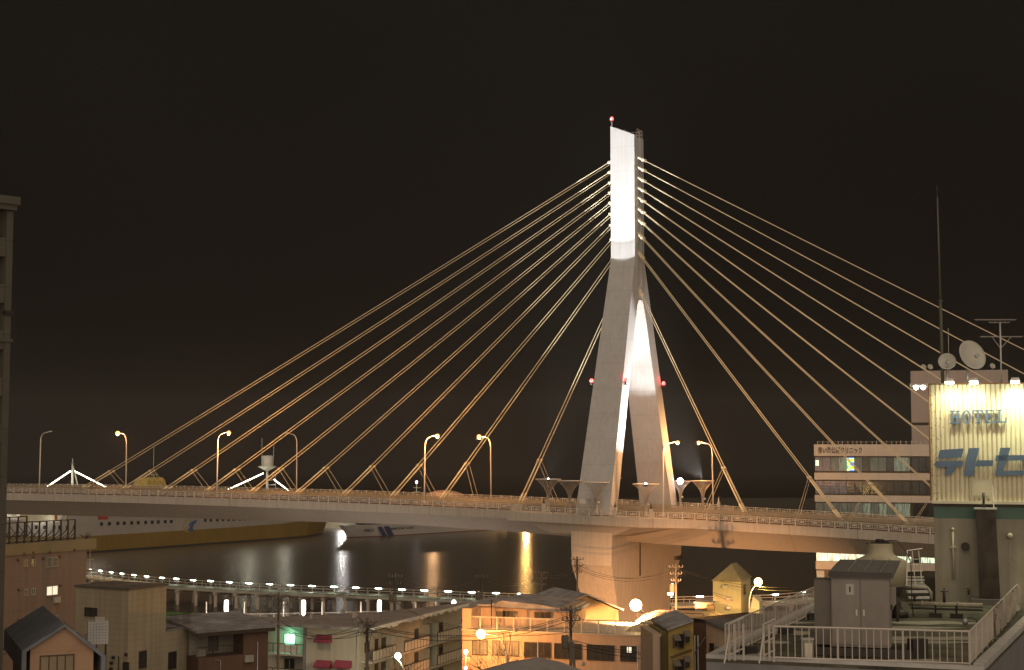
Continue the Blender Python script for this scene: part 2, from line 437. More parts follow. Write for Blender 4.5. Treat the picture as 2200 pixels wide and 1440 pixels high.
# stay cables: ten fans each side, two strands each
TK = [19.7] + [34.85 + 10.0 * i for i in range(9)]
YT = [616, 539, 499, 469, 446, 423, 402, 381, 359, 338]
for s_ in (-1, 1):
    for k in range(10):
        for w in (-0.55, 0.55):
            zt = ztow(YT[k], 0)
            zt = min(zt, ZT - 1.2)
            a = Vector((s_ * (thalf(zt) - 0.5), w, zt)); tt = s_ * TK[k]; b = Vector((tt, w * 1.25, zd(tt) + 0.35))
            d = (b - a).normalized(); L = (b - a).length
            pts = [a + (b - a) * (i / 12) + Vector((0, 0, -0.0011 * L * 4 * (i / 12) * (1 - i / 12))) for i in range(13)]
            mb = MB(); mb.tube(pts, 0.068, 8)
            cb = mb.build('stay_cable', M_cable, bridge)
            mb = MB(); q = b - d * 8.2
            q2 = pts[-2] + (pts[-1] - pts[-2]) * (1 - 8.2 / (pts[-1] - pts[-2]).length)
            mb.tube([q2, b], 0.13, 8); mb.tube([q2 - d * 0.25, q2 + d * 0.25], 0.20, 8); mb.tube([b - d * 2.0, b], 0.19, 8)
            mb.build('anchor_sleeve', M_cable, cb)
            e = a + d * 1.5
            mb = MB(); mb.tube([a, e], 0.19, 8); mb.tube([e - d * 0.15, e + d * 0.25], 0.27, 8); mb.build('anchor_collar', M_cable, cb)
            mb = MB(); mb.bar(q2, (tt - s_ * 1.6 - s_ * 5.5 + 0, w * 1.6, zd(tt) + 0.1), 0.03) if k < 2 else mb.bar(q2, (q2.x - s_ * (3.5 + 0.1 * k), w * 1.8, zd(q2.x) + 0.1), 0.03)
            mb.build('damper_strut', M_cable, cb)
            MB().box(tt - 0.7, w * 1.25 - 0.4, zd(tt) + 0.01, tt + 0.7, w * 1.25 + 0.4, zd(tt) + 0.4).build('anchor_block', M_conc, cb)

# pier under the pylon: a wide wall, tapering towards its foot
zp = lambda py: at_y(1222, py, BY - 15 * CT).z
mb = MB(); Z1 = zd(0) - 1.4; Z2 = zp(1213)
rings = []
for z, o, th in ((1.0, 10.9, 2.7), (Z2 - 7.2, 12.2, 2.8), (Z2, 16.1, 3.3), (Z1, 16.1, 3.4)):
    rings.append([(-th, -o, z), (th, -o, z), (th, o, z), (-th, o, z)])
mb.loft(rings); mb.build('pier', M_pier, bridge, label='massive concrete pier below the pylon')
mb = MB(); zz = Z2 - 0.5
mb.prism([(3.2, 12.6, zz), (3.8, 12.6, zz), (3.8, 15.7, zz), (3.2, 15.7, zz)], (0, 0, -0.6))
mb.box(3.3, -4.2, Z1 - 8.6, 3.5, -4.0, Z1 - 1.9); mb.build('drain_pipe', M_rust, bridge)
for t_, w_ in ((-135, 0), (112, 0)):
    MB().box(t_ - 0.45, w_ - 0.7, -1, t_ + 0.45, w_ + 0.7, zd(t_) - 3.7).build('approach_pier', M_pier, bridge)
def finial(px, w, py):
    t = t_of(px, w); top = inv(px, py, w)[2]; z = zd(t)
    b = MB().box(t - 0.22, w - 0.22, z, t + 0.22, w + 0.22, z + 1.5).build('finial_post', M_rail, bridge)
    MB().lathe([(0.16, z + 1.5), (0.14, z + 1.8), (0.02, max(top, z + 2.4))], (t, w, 0), 6).build('spike', M_trim if w > 0 else M_dark, b)
M_trim = mat('trumpet_rim', (0.55, 0.52, 0.47), 0.4, metal=0.3, var=0.05)
finial(1168, -17.0, 1085); finial(1321, -17.1, 1086); finial(1398, -17.0, 1090); finial(1543, 13.3, 1067)
# info boards at the pylon foot
b = MB().box(-2.2, -16.05, ZB + 0.4, 1.4, -15.95, ZB + 2.6).build('pylon_door_panel', mat('panel_grey', (0.42, 0.38, 0.32), 0.6), bridge)
MB().box(-2.0, -16.1, ZB + 1.75, -0.9, -16.06, ZB + 2.5).build('notice', mat('notice_white', (0.6, 0.6, 0.58), 0.6), b)
MB().box(-0.7, -16.1, ZB + 1.75, 0.2, -16.06, ZB + 2.5).build('notice', M_galv, b)
MB().box(-1.9, -16.1, ZB + 0.6, 0.3, -16.06, ZB + 1.5).build('louvre', mat('louvre', (0.5, 0.47, 0.42), 0.6, lines=[('Z', 0.2, 0.4, 0.5)]), b)

# ------------------------------------------------------------------ things standing on the bridge
def street_lamp(t, w, side, lit, label, zoff=0.16):
    """arm points along the deck: side=+1 to the right"""
    P = bw(t, w, zd(t) + zoff)
    o = thing('street_lamp', label, 'street lamp', P, -TH + (0 if side > 0 else math.pi), 'street lamps along the bridge')
    H = 11.3
    pts = [(0, 0, 0)] + [(0.02 * k, 0, k * 3.2) for k in (1, 2, 3)]
    for k in range(1, 8):
        a = math.pi / 2 * k / 7; pts.append((1.2 - 1.2 * math.cos(a) + 0.06, 0, 9.7 + 1.55 * math.sin(a)))
    pts.append((2.0, 0, 11.4))
    mb = MB(); mb.tube(pts, 0.13, 8, 0.07); mb.lathe([(0.2, 0), (0.2, 0.5), (0.13, 0.6)], (0, 0, 0), 8); mb.build('pole', M_pole, o)
    mb = MB(); mb.loft([[(1.9, -0.07, 11.36), (1.9, 0.07, 11.36), (1.9, 0.06, 11.46), (1.9, -0.06, 11.46)], [(2.3, -0.2, 11.38), (2.3, 0.2, 11.38), (2.3, 0.12, 11.58), (2.3, -0.12, 11.58)], [(2.85, -0.13, 11.42), (2.85, 0.13, 11.42), (2.85, 0.06, 11.52), (2.85, -0.06, 11.52)]])
    mb.build('lamp_head', M_pole, o)
    if lit:
        mb = MB(); mb.ball((2.42, 0, 11.32), 0.40 * lit); mb.build('lamp_glass', E_sod, o)
        light('POINT', 'lamp_light', o, (2.42, 0, 10.8), 7000 * lit, (1.0, 0.46, 0.15), 0.25)
    return o
for px_, lit, lb in ((86, 0, 'unlit curved street lamp at the far left end of the near railing'),
                     (467, 0.9, 'lit orange lamp on the near railing right of the yellow ship funnel'),
                     (912, 0.85, 'lit orange lamp on the near railing left of the low orange dome'),
                     (1424, 0.7, 'lit orange lamp on the near railing in front of the rear pylon leg')):
    street_lamp(t_of(px_, -12.5), -12.5, 1, lit, lb)
for px_, lit, lb in ((272, 1.15, 'brightest far side lamp left on the bridge, its pole glowing red orange'),
                     (638, 0, 'unlit far side street lamp among the left cables'),
                     (1055, 1.0, 'lit orange lamp on the far railing between the left cables and pylon'),
                     (1531, 0.75, 'lit orange lamp on the far railing right of the pylon')):
    street_lamp(t_of(px_, 12.5), 12.5, -1, lit, lb)
M_tr = mat('trumpet_lattice_paint', (0.34, 0.30, 0.26), 0.5, metal=0.2, var=0.1)
M_trim = mat('trumpet_rim', (0.55, 0.52, 0.47), 0.4, metal=0.3, var=0.05)
def trumpet(t, w, s, label, bulb=None):
    P = bw(t, w, zd(t) + 0.02)
    o = thing('trumpet_light_column', label, 'light column', P, -TH, 'trumpet shaped light columns round the pylon')
    H = 4.75 * s + 0.3; Rr = 1.98 * s
    mb = MB(); mb.lathe([(0.30, 0), (0.30, 0.25), (0.24, 0.3), (0.22, 2.4 * s), (0.27, 2.6 * s)], (0, 0, 0), 12); mb.build('stem', M_tr, o)
    prof = []
    for k in range(9):
        u = k / 8; prof.append((0.26 + (Rr - 0.26) * (u ** 2.1), 2.3 * s + (H - 2.3 * s) * u))
    mb = MB(); n = 14
    for k in range(n):                      # woven ribs both ways
        for tw in (-1, 1):
            pts = [(r * math.cos(2 * math.pi * k / n + tw * 0.35 * i), r * math.sin(2 * math.pi * k / n + tw * 0.35 * i), z) for i, (r, z) in enumerate(prof)]
            mb.tube(pts, 0.024, 3)
    mb.build('lattice', M_tr, o)
    mb = MB(); mb.lathe([(Rr - 0.06, H - 0.03), (Rr + 0.05, H - 0.03), (Rr + 0.05, H + 0.06), (Rr - 0.06, H + 0.06), (Rr - 0.06, H - 0.03)], (0, 0, 0), 28, caps=False)
    for k in range(6):
        a = math.pi * k / 6; mb.bar((Rr * math.cos(a), Rr * math.sin(a), H), (-Rr * math.cos(a), -Rr * math.sin(a), H), 0.025)
    mb.build('rim', M_trim, o)
    if bulb:
        mb = MB(); mb.box(-0.25, -0.25, H - 0.35, 0.25, 0.25, H - 0.05); mb.build('floodlight', M_dark, o)
        mb = MB(); mb.ball((0, -0.02, H + 0.02), 0.30 * bulb); mb.build('floodlight_glass', E_white, o)
    MB().ball((0.45, -0.3, 2.0), 0.2).build('globe_lamp', M_trim, o)
    return o, Vector((t, w, zd(t) + H + 0.45))
TR = {}
for key, px_, w_, s_, lb, bl in (
        ('a', 1178, -13.6, 1.02, 'trumpet lattice light column farthest left, with a small light in its rim', 0.5),
        ('b', 1224, -14.4, 1.0, 'unlit trumpet light column second from left, just left of the front pylon leg', None),
        ('c', 1281, -16.3, 1.0, 'trumpet light column standing in front of the front pylon leg', None),
        ('d', 1387, -14.6, 1.0, 'trumpet light column with glowing white rim in front of the rear pylon leg', 0.7),
        ('e', 1461, 14.9, 0.92, 'trumpet light column with the dazzling white floodlight right of the rear leg', 1.9),
        ('f', 1509, 12.4, 0.98, 'rightmost unlit trumpet light column beside the far street lamp', None),
        ('g', 1313, 17.2, 0.92, 'trumpet light column on the far side mostly hidden by the front pylon leg', None)):
    TR[key] = trumpet(t_of(px_, w_), w_, s_, lb, bl)
# floodlights (in the lit columns and on the ground, one added at column f)
def tower_spot(src, aim, e, colr, cone, blend=0.5, r=0.2, parent=None):
    a = bw(*src); b = bw(*aim)
    light('SPOT', 'floodlight_beam', None, a, e, colr, r, b, cone, blend)
Wt = (0.96, 0.97, 1.0)
q = TR['e'][1]; tower_spot((q.x, q.y, q.z), (2.1, 0.0, ZK + 12), 260000, (1, 0.95, 0.90), 36)
q = TR['f'][1]; tower_spot((q.x, q.y, q.z), (2.6, -7.5, ZB + 20), 150000, (1, 0.96, 0.92), 52, 0.35)  # added beam from an unlit column, brightens the near leg's right face
q = TR['d'][1]; tower_spot((q.x, q.y, q.z), (0, 4.5, ZA - 7), 36000, (1, 0.97, 0.92), 34, 0.6)
q = TR['a'][1]; tower_spot((q.x, q.y, q.z), (-2.1, 0, ZK + 8), 26000, (1, 0.98, 0.85), 60)
# floodlights on the ground before the pylon: the sharp lower cone edges cross the near face at the bend of the legs
for dt, ze_, e in ((-1.5, ZK - 0.3, 330000), (1.5, ztow(521), 330000)):
    half = 6.5; el = math.atan2(ze_ - 4.0, 45 - 2.15) + R(half)
    tower_spot((dt, -45, 4.0), (dt * 0.2, -45 + 60 * math.cos(el), 4.0 + 60 * math.sin(el)), e, (1, 0.985, 0.965), 2 * half, 0.04, 0.05)

# ------------------------------------------------------------------ ships and the far quay
M_white = mat('ship_white', (0.31, 0.30, 0.28), 0.55, var=0.06, scale=0.1, streak=0.12, lines=[('X', 6.0, 0.01, 0.15), ('Z', 2.4, 0.015, 0.12)])
M_yel = mat('ship_yellow', (0.20, 0.135, 0.035), 0.55, var=0.08, scale=0.08, streak=0.2, lines=[('X', 6.0, 0.01, 0.12)])
M_boot = mat('ship_black', (0.03, 0.03, 0.03), 0.6)
M_cream = mat('deckhouse_cream', (0.55, 0.52, 0.40), 0.6, var=0.08)
def ship_frame(px0, px1, sea_py0, sea_py1, name, label, cat):
    a, b = at_z(px0, sea_py0, 0), at_z(px1, sea_py1, 0)
    d = (b - a); L = d.length
    o = thing(name, label, cat, (a.x, a.y, 0), math.atan2(d.y, d.x)); return o, L, a, d.normalized()
ferry, FL, fa, fd = ship_frame(205, 742, 1188, 1149, 'museum_ferry', 'long white and yellow ferry moored behind the bridge with lights strung on its masts', 'ferry')
fn = Vector((-fd.y, fd.x, 0))
def fx(px, py=1130):           # along-ship position and height of a photo point on the near side
    d = ray(px, py); cam_ = Vector((0, 0, CAMZ))
    # intersect with vertical plane through fa along fd
    k = (fa - cam_).dot(fn) / d.dot(fn); P = cam_ + d * k
    return (P - fa).dot(fd), P.z
BACK = -(132 - FL) if FL < 132 else -10
BACK = -34
# hull sections along x: (x, half-beam shift of near side, deck height)
xs_ = [BACK, BACK + 6, 0, FL * 0.5, FL * 0.72, FL * 0.84, FL * 0.92, FL * 0.97, FL + 0.5]
def nearw(x):                  # near side comes in towards the bow
    u = (x - FL * 0.72) / (FL * 0.28)
    return 0 if u <= 0 else 8.7 * min(1, u) ** 2.2
def shell(z0, z1, fl0, fl1, rake0, rake1, m, name):
    mb = MB(); rings = []
    for x in xs_:
        w0, w1 = nearw(x) * fl0, nearw(x) * fl1
        e0 = rake0 if x > FL * 0.97 else rake0 * max(0, (x - FL * 0.72) / (FL * 0.28)); e1 = rake1 * max(0, (x - FL * 0.72) / (FL * 0.28))
        zz1 = z1 + sheer(x) if z1 > 2.5 else z1
        zz0 = z0 + sheer(x) if z0 > 2.5 else z0
        rings.append([(x + e0, w0, zz0), (x + e1, w1, zz1), (x + e1, 17.6 - w1, zz1), (x + e0, 17.6 - w0, zz0)])
    mb.loft(rings[::-1]); return mb.build(name, m, ferry)
def sheer(x): u = (x - FL * 0.55) / (FL * 0.45); return 0 if u < 0 else 1.9 * u * u
shell(-1.0, 0.55, 1.0, 1.0, -3.0, -2.4, M_boot, 'boot_top')
shell(0.56, 4.9, 1.0, 0.93, -2.4, 0.2, M_yel, 'yellow_hull')
shell(4.91, 9.4, 0.93, 0.80, 0.2, 3.2, M_white, 'white_hull')
mb = MB()
for z0, z1, xa, xb, iw in ((9.4, 12.0, fx(150)[0], FL * 0.80, 0.9), (12.0, 14.4, fx(235)[0], FL * 0.74, 2.2)):
    mb.box(xa, iw, z0 + 0.005, xb, 17.6 - iw, z1)
mb.build('superstructure', M_white, ferry)
mb = MB()
for xa, xb in ((-13, -12.8), (FL * 0.2, FL * 0.2 + 0.9), (FL * 0.52, FL * 0.52 + 1.0)):
    mb.prism([(xa, 0.4, 9.4), (xa + 1.2, 0.4, 9.4), (xa + 3.4, 0.4, 12.0), (xa + 2.2, 0.4, 12.0)], (0, 0.3, 0))
mb.box(fx(150)[0], 0.2, 12.001, FL * 0.8, 17.4, 12.15)
mb.build('promenade_deck', M_white, ferry)
wx = [215, 232, 250, 264, 280, 294, 310, 324, 337, 352, 365, 438, 450, 464, 476, 488, 499, 512, 523, 535, 547, 558, 570, 577]
for i, px in enumerate(wx):
    x, z = fx(px + 3, 1126 - (px - 215) * 12 / 335)
    f = MB().box(x - 0.55, -0.04, z - 0.5, x + 0.55, 0.05, z + 0.5).build('window', M_glass, ferry)
for px in (78, 96, 116, 128, 145, 160):
    x, z = fx(px, 1133)
    MB().box(x - 0.5, -0.04, z - 0.5, x + 0.5, 0.05, z + 0.5).build('window', M_glass, ferry)
mb = MB()
for px in list(range(235, 290, 8)) + list(range(300, 395, 8)) + list(range(400, 520, 8)):
    x, z = fx(px, 1107); mb.box(x - 0.4, 0.82, 10.2, x + 0.4, 0.95, 11.3)
mb.build('deckhouse_windows', M_glass, ferry)
# emblem: gold ring with a leaping blue dolphin shape, reduced to the same outline and size
ex, ez = fx(404, 1129)
ez -= 0.1
mb = MB(); n = 26
ring_ = []
for k in range(n):
    a = 2 * math.pi * k / n
    ring_.append([(ex + r_ * math.cos(a), y_, ez + r_ * math.sin(a)) for r_, y_ in ((1.75, -0.02), (2.05, -0.02), (2.05, -0.08), (1.75, -0.08))])
mb.loft(ring_ + [ring_[0]], caps=False)
for k in range(5): mb.box(ex - 1.5 + 0.2 * k, -0.07, ez - 0.5 - 0.3 * k, ex + 0.2, -0.03, ez - 0.35 - 0.3 * k)
em = mb.build('emblem', mat('emblem_gold', (0.35, 0.24, 0.08), 0.5), ferry)
mb = MB()
dol = [(-0.7, -1.6), (0.6, -1.9), (2.4, -1.8), (1.6, -1.0), (2.1, 0.3), (3.4, 0.9), (3.2, 1.7), (1.9, 1.4), (0.7, 0.9), (-0.2, 0.2), (0.5, -0.3), (-0.1, -1.0)]
mb.prism([(ex + 0.3 + a * 0.95, -0.11, ez + b) for a, b in dol], (0, 0.05, 0)); mb.build('emblem_figure', mat('emblem_blue', (0.06, 0.10, 0.22), 0.5), em)
# funnel, masts
x, _ = fx(362, 1040); zt_ = fx(362, 1031)[1]
mb = MB(); mb.loft([[(x - 4.0, 5, 12), (x + 4.2, 5, 12), (x + 4.2, 12, 12), (x - 4.0, 12, 12)], [(x - 3.4, 5.5, zt_ - 0.4), (x + 3.7, 5.5, zt_ - 0.4), (x + 3.7, 11.5, zt_ - 0.4), (x - 3.4, 11.5, zt_ - 0.4)], [(x - 2.2, 6, zt_ + 0.6), (x + 3.0, 6, zt_ + 0.6), (x + 3.0, 11, zt_ + 0.6), (x - 2.2, 11, zt_ + 0.6)]])
fu = mb.build('funnel', mat('funnel_yellow', (0.45, 0.34, 0.10), 0.5), ferry)
mb = MB()
for k in range(4): mb.bar((x - 1.5 + k, 7, zt_ + 0.6), (x - 1.5 + k, 7, zt_ + 1.5), 0.06)
mb.bar((x - 1.6, 7, zt_ + 1.5), (x + 1.6, 7, zt_ + 1.5), 0.06); mb.bar((x + 1, 8, zt_ + 1), (x + 1, 8, zt_ + 11), 0.07); mb.build('funnel_railing', M_cream, fu)
def ship_mast(px, top_py, foot_px, wy):
    P = at_y(px, top_py, (fa + fd * fx(px)[0] + fn * wy).y)
    return fx(px)[0] * 1.0, P.z
MY = 8.0
def mid(px, py):      # point on the ship's centre plane
    d = ray(px, py); c_ = Vector((0, 0, CAMZ)); f0 = fa + fn * MY
    k = (f0 - c_).dot(fn) / d.dot(fn); P = c_ + d * k
    return Vector(((P - fa).dot(fd), MY, P.z))
tp = mid(156, 985); md = mid(156, 1010); ft = mid(156, 1052)
mb = MB(); mb.tube([ft - Vector((0, 0, 4)), (tp.x, MY, md.z + 2)], 0.55, 8, 0.22); mb.tube([(tp.x, MY, md.z + 2), tp], 0.1, 6)
mb.bar(ft + Vector((3.4, 0, -4)), (tp.x + 0.3, MY, md.z + 1), 0.2); mb.build('signal_mast', mat('mast_white', (0.6, 0.6, 0.55), 0.5), ferry)
c0 = mid(574, 1012); c1 = mid(574, 1056)
mb = MB(); mb.tube([c1 - Vector((0, 0, 5)), c0], 0.45, 10, 0.4)
mb.lathe([(0.5, 0), (3.0, 1.3), (3.0, 1.6), (1.9, 1.7), (1.9, 4.8), (1.6, 5.1), (0.01, 5.2)], c0, 14)
mb.bar(c0 + Vector((2.9, 0, 1.5)), c0 + Vector((3.0, 0, 9)), 0.1); mb.bar(c0 + Vector((-2.6, 0, 1.5)), c0 + Vector((-2.6, 0, 11)), 0.08)
for k in range(4): mb.bar(c0 + Vector((-0.2, 0, -1.5 - 1.6 * k)), c0 + Vector((4.2, 0, -1.5 - 1.6 * k)), 0.12)
mb.bar(c0 + Vector((4, 0, -8)), c0 + Vector((4, 0, -1)), 0.12)
mb.build('radar_mast', mat('mast_white', (0.6, 0.6, 0.55), 0.5), ferry)
def festoon(p, q, n):
    mb = MB(); mb.tube([p, q], 0.03, 4); w = mb.build('light_string', M_wire, ferry)
    mb = MB()
    for k in range(n):
        c_ = p + (q - p) * ((k + 0.5) / n); mb.ball(c_, 0.17 + 0.05 * rnd.random(), 6, 4)
    mb.build('festoon_bulbs', E_bulb, w)
    light('POINT', 'festoon_glow', w, (p + q) / 2 + Vector((0, -2, 0)), 500, (1, 0.95, 0.75), 1.5)
festoon(mid(98, 1048), mid(152, 1012), 18); festoon(mid(159, 1012), mid(230, 1048), 24)
festoon(mid(490, 1052), mid(566, 1017), 30); festoon(mid(588, 1030), mid(620, 1054), 15)
# bridge front of the ferry lit cream at its left end
x0 = fx(118, 1110)[0]
mb = MB(); mb.box(x0, 1.5, 9.41, x0 + 9, 16, 12.6); mb.box(x0 - 1.5, 1.0, 12.61, x0 + 10, 16.5, 12.8); dh = mb.build('stern_deckhouse', M_cream, ferry)
mb = MB()
for k in (1.0, 5.2): mb.box(x0 + k, 1.4, 10, x0 + k + 0.9, 1.51, 11.4)
mb.build('door', mat('door_red_brown', (0.22, 0.06, 0.03), 0.6), dh)
light('POINT', 'deck_light', ferry, (x0 - 4, -2, 12.5), 900, (1, 0.95, 0.8), 0.5)
lx, lz = fx(224, 1108)
MB().box(lx - 1.6, 0.3, lz - 1.2, lx + 1.6, 0.88, lz + 1.0).build('lifebuoy_locker', mat('locker_red', (0.25, 0.05, 0.04), 0.6), ferry)
MB().ball((lx + 0.2, 0.15, lz), 0.22).build('red_deck_lamp', E_redcore, ferry)

# coast guard ship
cg, CL, ga, gd = ship_frame(768, 1046, 1156.5, 1139.5, 'patrol_ship', 'white patrol ship with slanted dark blue bow stripes moored beyond the ferry bow', 'ship')
gn = Vector((-gd.y, gd.x, 0))
def gx(px, py):
    d = ray(px, py); c_ = Vector((0, 0, CAMZ)); k = (ga - c_).dot(gn) / d.dot(gn); P = c_ + d * k
    return (P - ga).dot(gd), P.z
M_cgw = mat('patrol_white', (0.32, 0.31, 0.30), 0.5, var=0.05, streak=0.1, scale=0.2)
def cgsh(z0, z1, r0, r1, m, name):
    mb = MB(); rings = []
    for x in [0, 3, 7, 12, 20, 40, 60, 74]:
        u = max(0, 1 - x / 16); w0 = 4.6 * u ** 1.7; w1 = w0 * 0.75
        top = lambda z: z + (0 if z < 2.2 else 1.1 * max(0, 1 - x / 50))
        rings.append([(x - r0 * u, w0, top(z0)), (x - r1 * u, w1, top(z1)), (x - r1 * u, 9.4 - w1, top(z1)), (x - r0 * u, 9.4 - w0, top(z0))])
    mb.loft(rings[::-1]); return mb.build(name, m, cg)
cgsh(-1, 0.25, 0, 0.3, mat('antifoul_red', (0.12, 0.03, 0.02), 0.7), 'boot_top')
hull = cgsh(0.26, 3.2, 0.3, 3.2, M_cgw, 'hull')
mb = MB(); mb.box(12, 1.2, 3.21, 70, 8.2, 7.2); mb.box(14, 1.0, 3.2, 20, 8.4, 9.0); mb.build('superstructure', M_cgw, cg)
mb = MB()
for k in range(10): mb.box(4.5 + 0.8 * k, 3 - 0.1 * k, 4.2, 4.7 + 0.8 * k, 6, 4.9 + 0.5 * rnd.random())
mb.build('foredeck_gear', M_dark, cg)
mb = MB()
for k in range(9): mb.box(22 + 4.6 * k, 1.12, 5.3, 22.4 + 4.6 * k, 1.21, 5.7)
mb.build('portholes', M_glass, cg)
x0, za = gx(812, 1139); x1, zb2 = gx(829, 1156)
mb = MB()
M_navy = mat('stripe_navy', (0.03, 0.035, 0.09), 0.5)
for k, wd in ((0, 2.0), (2.8, 2.6)):
    xa = gx(811, 1139)[0] + k; xb = gx(822, 1156)[0] + k
    mb.prism([(xa, -0.07, 3.5), (xa + wd, -0.07, 3.4), (xb + wd, -0.07, 0.1), (xb, -0.07, 0.1)], (0, 0.05, 0))
mb.build('bow_stripes', M_navy, cg)
M_ink = mat('lettering_dark', (0.04, 0.04, 0.05), 0.6)
x0, z0 = gx(837, 1145.5); x1, z1 = gx(889, 1141.5)
add_text('ship_lettering', 'JAPAN COAST GUARD', x1 - x0, 1.0, M_ink, cg, (x0, -0.03, 1.9), bold=0.02, shear=0.25)
x0, _ = gx(783, 1146); x1, _ = gx(801, 1146)
add_text('hull_number', 'PM23', x1 - x0, 1.0, M_ink, cg, (x0, 0.30, 1.9), rot=(0, 0, R(-8)), bold=0.02, shear=0.25)
mb = MB(); m0 = Vector((16, 4.7, 9)); mp_ = gx(895, 1036); 
mb.tube([m0, (16, 4.7, 12)], 0.3, 6); mb.build('mast_foot', M_cgw, cg)
# a lamp mast seen over the deck beyond the patrol ship
P = at_y(895, 1036, 540)
o = thing('signal_light_mast', 'thin mast with white star bright lamp above the deck left of the orange dome', 'mast', (P.x, P.y, 2.6 if P.y > 570 else 3.3))
h = P.z - o.location.z
mb = MB(); mb.tube([(0, 0, 0), (0, 0, h)], 0.22, 6, 0.12)
for k in range(4): mb.bar((-1.2 + 0.2 * k, 0, h - 2 - 1.5 * k), (1.6 - 0.3 * k, 0, h - 2 - 1.5 * k), 0.1)
mb.build('mast', M_cream, o); MB().ball((0, 0, h), 0.42).build('lamp_glass', E_white, o)

# far quay lamps, whose reflections run down the water
def quay_lamp(px, py, Y, c, e, label, r=0.45, mt=None):
    P = at_y(px, py, Y); o = thing('quay_lamp', label, 'quay lamp', (P.x, P.y, 2.6), 0, 'lamps on the far quay'); h = P.z - 2.6
    mb = MB(); mb.tube([(0, 0, 0), (0, 0, h), (0, -0.9, h + 0.3)], 0.12, 6); mb.build('pole', M_pole, o)
    MB().ball((0, -1.0, h + 0.15), r).build('lamp_glass', mt or E_white, o)
    light('POINT', 'lamp_light', o, (0, -1.2, h), e, c, 0.8); return o
quay_lamp(95, 1104, 590, (1, 0.93, 0.9), 30000, 'white quay lamp shining under the bridge at the far left', 0.7)
quay_lamp(737, 1088, 566, (1, 0.95, 0.88), 4500, 'white quay lamp hidden behind the girder beside the patrol ship bow')
quay_lamp(1130, 1118, 566, (1, 0.52, 0.14), 30000, 'orange quay lamp hidden behind the girder left of the pier', mt=E_sod)
quay_lamp(1055, 1120, 566, (1, 0.36, 0.14), 1500, 'dim orange quay lamp hidden behind the girder by the patrol ship stern', mt=E_sod)
quay_lamp(930, 1120, 620, (1, 0.5, 0.2), 5000, 'orange quay lamp beside the low round dome', mt=E_sod)
# quay shed, dome hall, truck and car
P = at_y(14, 1122, 600)
o = thing('quay_shed', 'long low cream quay shed lit at night under the left end of the bridge', 'shed', (P.x - 30, 600, 2.6))
MB().box(0, 0, 0, 62, 9, 3.0).build('wall', M_cream, o); MB().box(-0.4, -0.4, 3.0, 62.4, 9.4, 3.3).build('roof', M_conc, o)
mb = MB()
for k in range(16): mb.box(1.5 + 3.8 * k, -0.06, 0.3, 3.6 + 3.8 * k, 0.02, 2.3)
mb.build('shutters', mat('shutter', (0.3, 0.28, 0.2), 0.6, lines=[('Z', 0.25, 0.4, 0.4)]), o)
P = at_y(955, 1053, 640)
o = thing('dome_hall', 'low round dome glowing orange behind the bridge deck', 'building', (P.x, 640, 2.6)); h = P.z - 2.6
MB().lathe([(9.5, 0), (9.5, h - 3.5), (9.7, h - 3.2)], (0, 0, 0), 24).build('wall', M_conc, o)
MB().lathe([(9.8, h - 3.2), (8.2, h - 1.9), (5.6, h - 0.8), (2.6, h - 0.15), (0.05, h)], (0, 0, 0), 24).build('dome_roof', mat('dome_orange', (0.45, 0.28, 0.18), 0.6), o)
light('POINT', 'dome_light', o, (-4, -16, h + 2), 5000, (1, 0.55, 0.25), 0.5)
P = at_y(751, 1127, 575)
o = thing('box_van', 'small white box van with a red badge parked on the far quay', 'van', (P.x, 575, 2.6))
MB().box(-3.2, -1, 0.7, 1.6, 1, 3.1).build('body', mat('van_white', (0.7, 0.7, 0.68), 0.5), o); MB().box(1.62, -0.95, 0.7, 3.0, 0.95, 2.5).build('cab', mat('van_white', (0.7, 0.7, 0.68), 0.5), o)
mb = MB()
for x in (-2.2, 2.2): mb.prism([(x + 0.45 * math.cos(a * math.pi / 5), -1.05, 0.45 + 0.45 * math.sin(a * math.pi / 5)) for a in range(10)], (0, 2.1, 0))
mb.build('wheels', M_dark, o); MB().box(-1.0, -1.03, 1.6, 0.4, -1.01, 2.3).build('badge', mat('badge_red', (0.5, 0.12, 0.06), 0.5), o)
P = at_y(771, 1129, 575)
o = thing('red_car', 'red car parked right of the white van on the far quay', 'car', (P.x, 575, 2.6))
mb = MB(); mb.prism([(-2.3, -0.85, 0.4), (2.3, -0.85, 0.4), (2.35, -0.85, 1.0), (1.6, -0.85, 1.15), (0.8, -0.85, 1.75), (-1.2, -0.85, 1.8), (-2.1, -0.85, 1.2), (-2.35, -0.85, 1.0)], (0, 1.7, 0)); mb.build('body', mat('car_red', (0.35, 0.03, 0.05), 0.35), o)
mb = MB(); mb.prism([(0.6, -0.88, 1.15), (0.3, -0.88, 1.65), (-1.0, -0.88, 1.7), (-1.7, -0.88, 1.15)], (0, 0.02, 0)); mb.build('side_window', M_glass, o)
mb = MB()
for x in (-1.4, 1.45): mb.prism([(x + 0.34 * math.cos(a * math.pi / 5), -0.9, 0.36 + 0.34 * math.sin(a * math.pi / 5)) for a in range(10)], (0, 1.8, 0))
mb.build('wheels', M_dark, o); MB().box(-2.42, -0.8, 0.8, -2.3, -0.4, 1.0).build('tail_light', E_redcore, o)
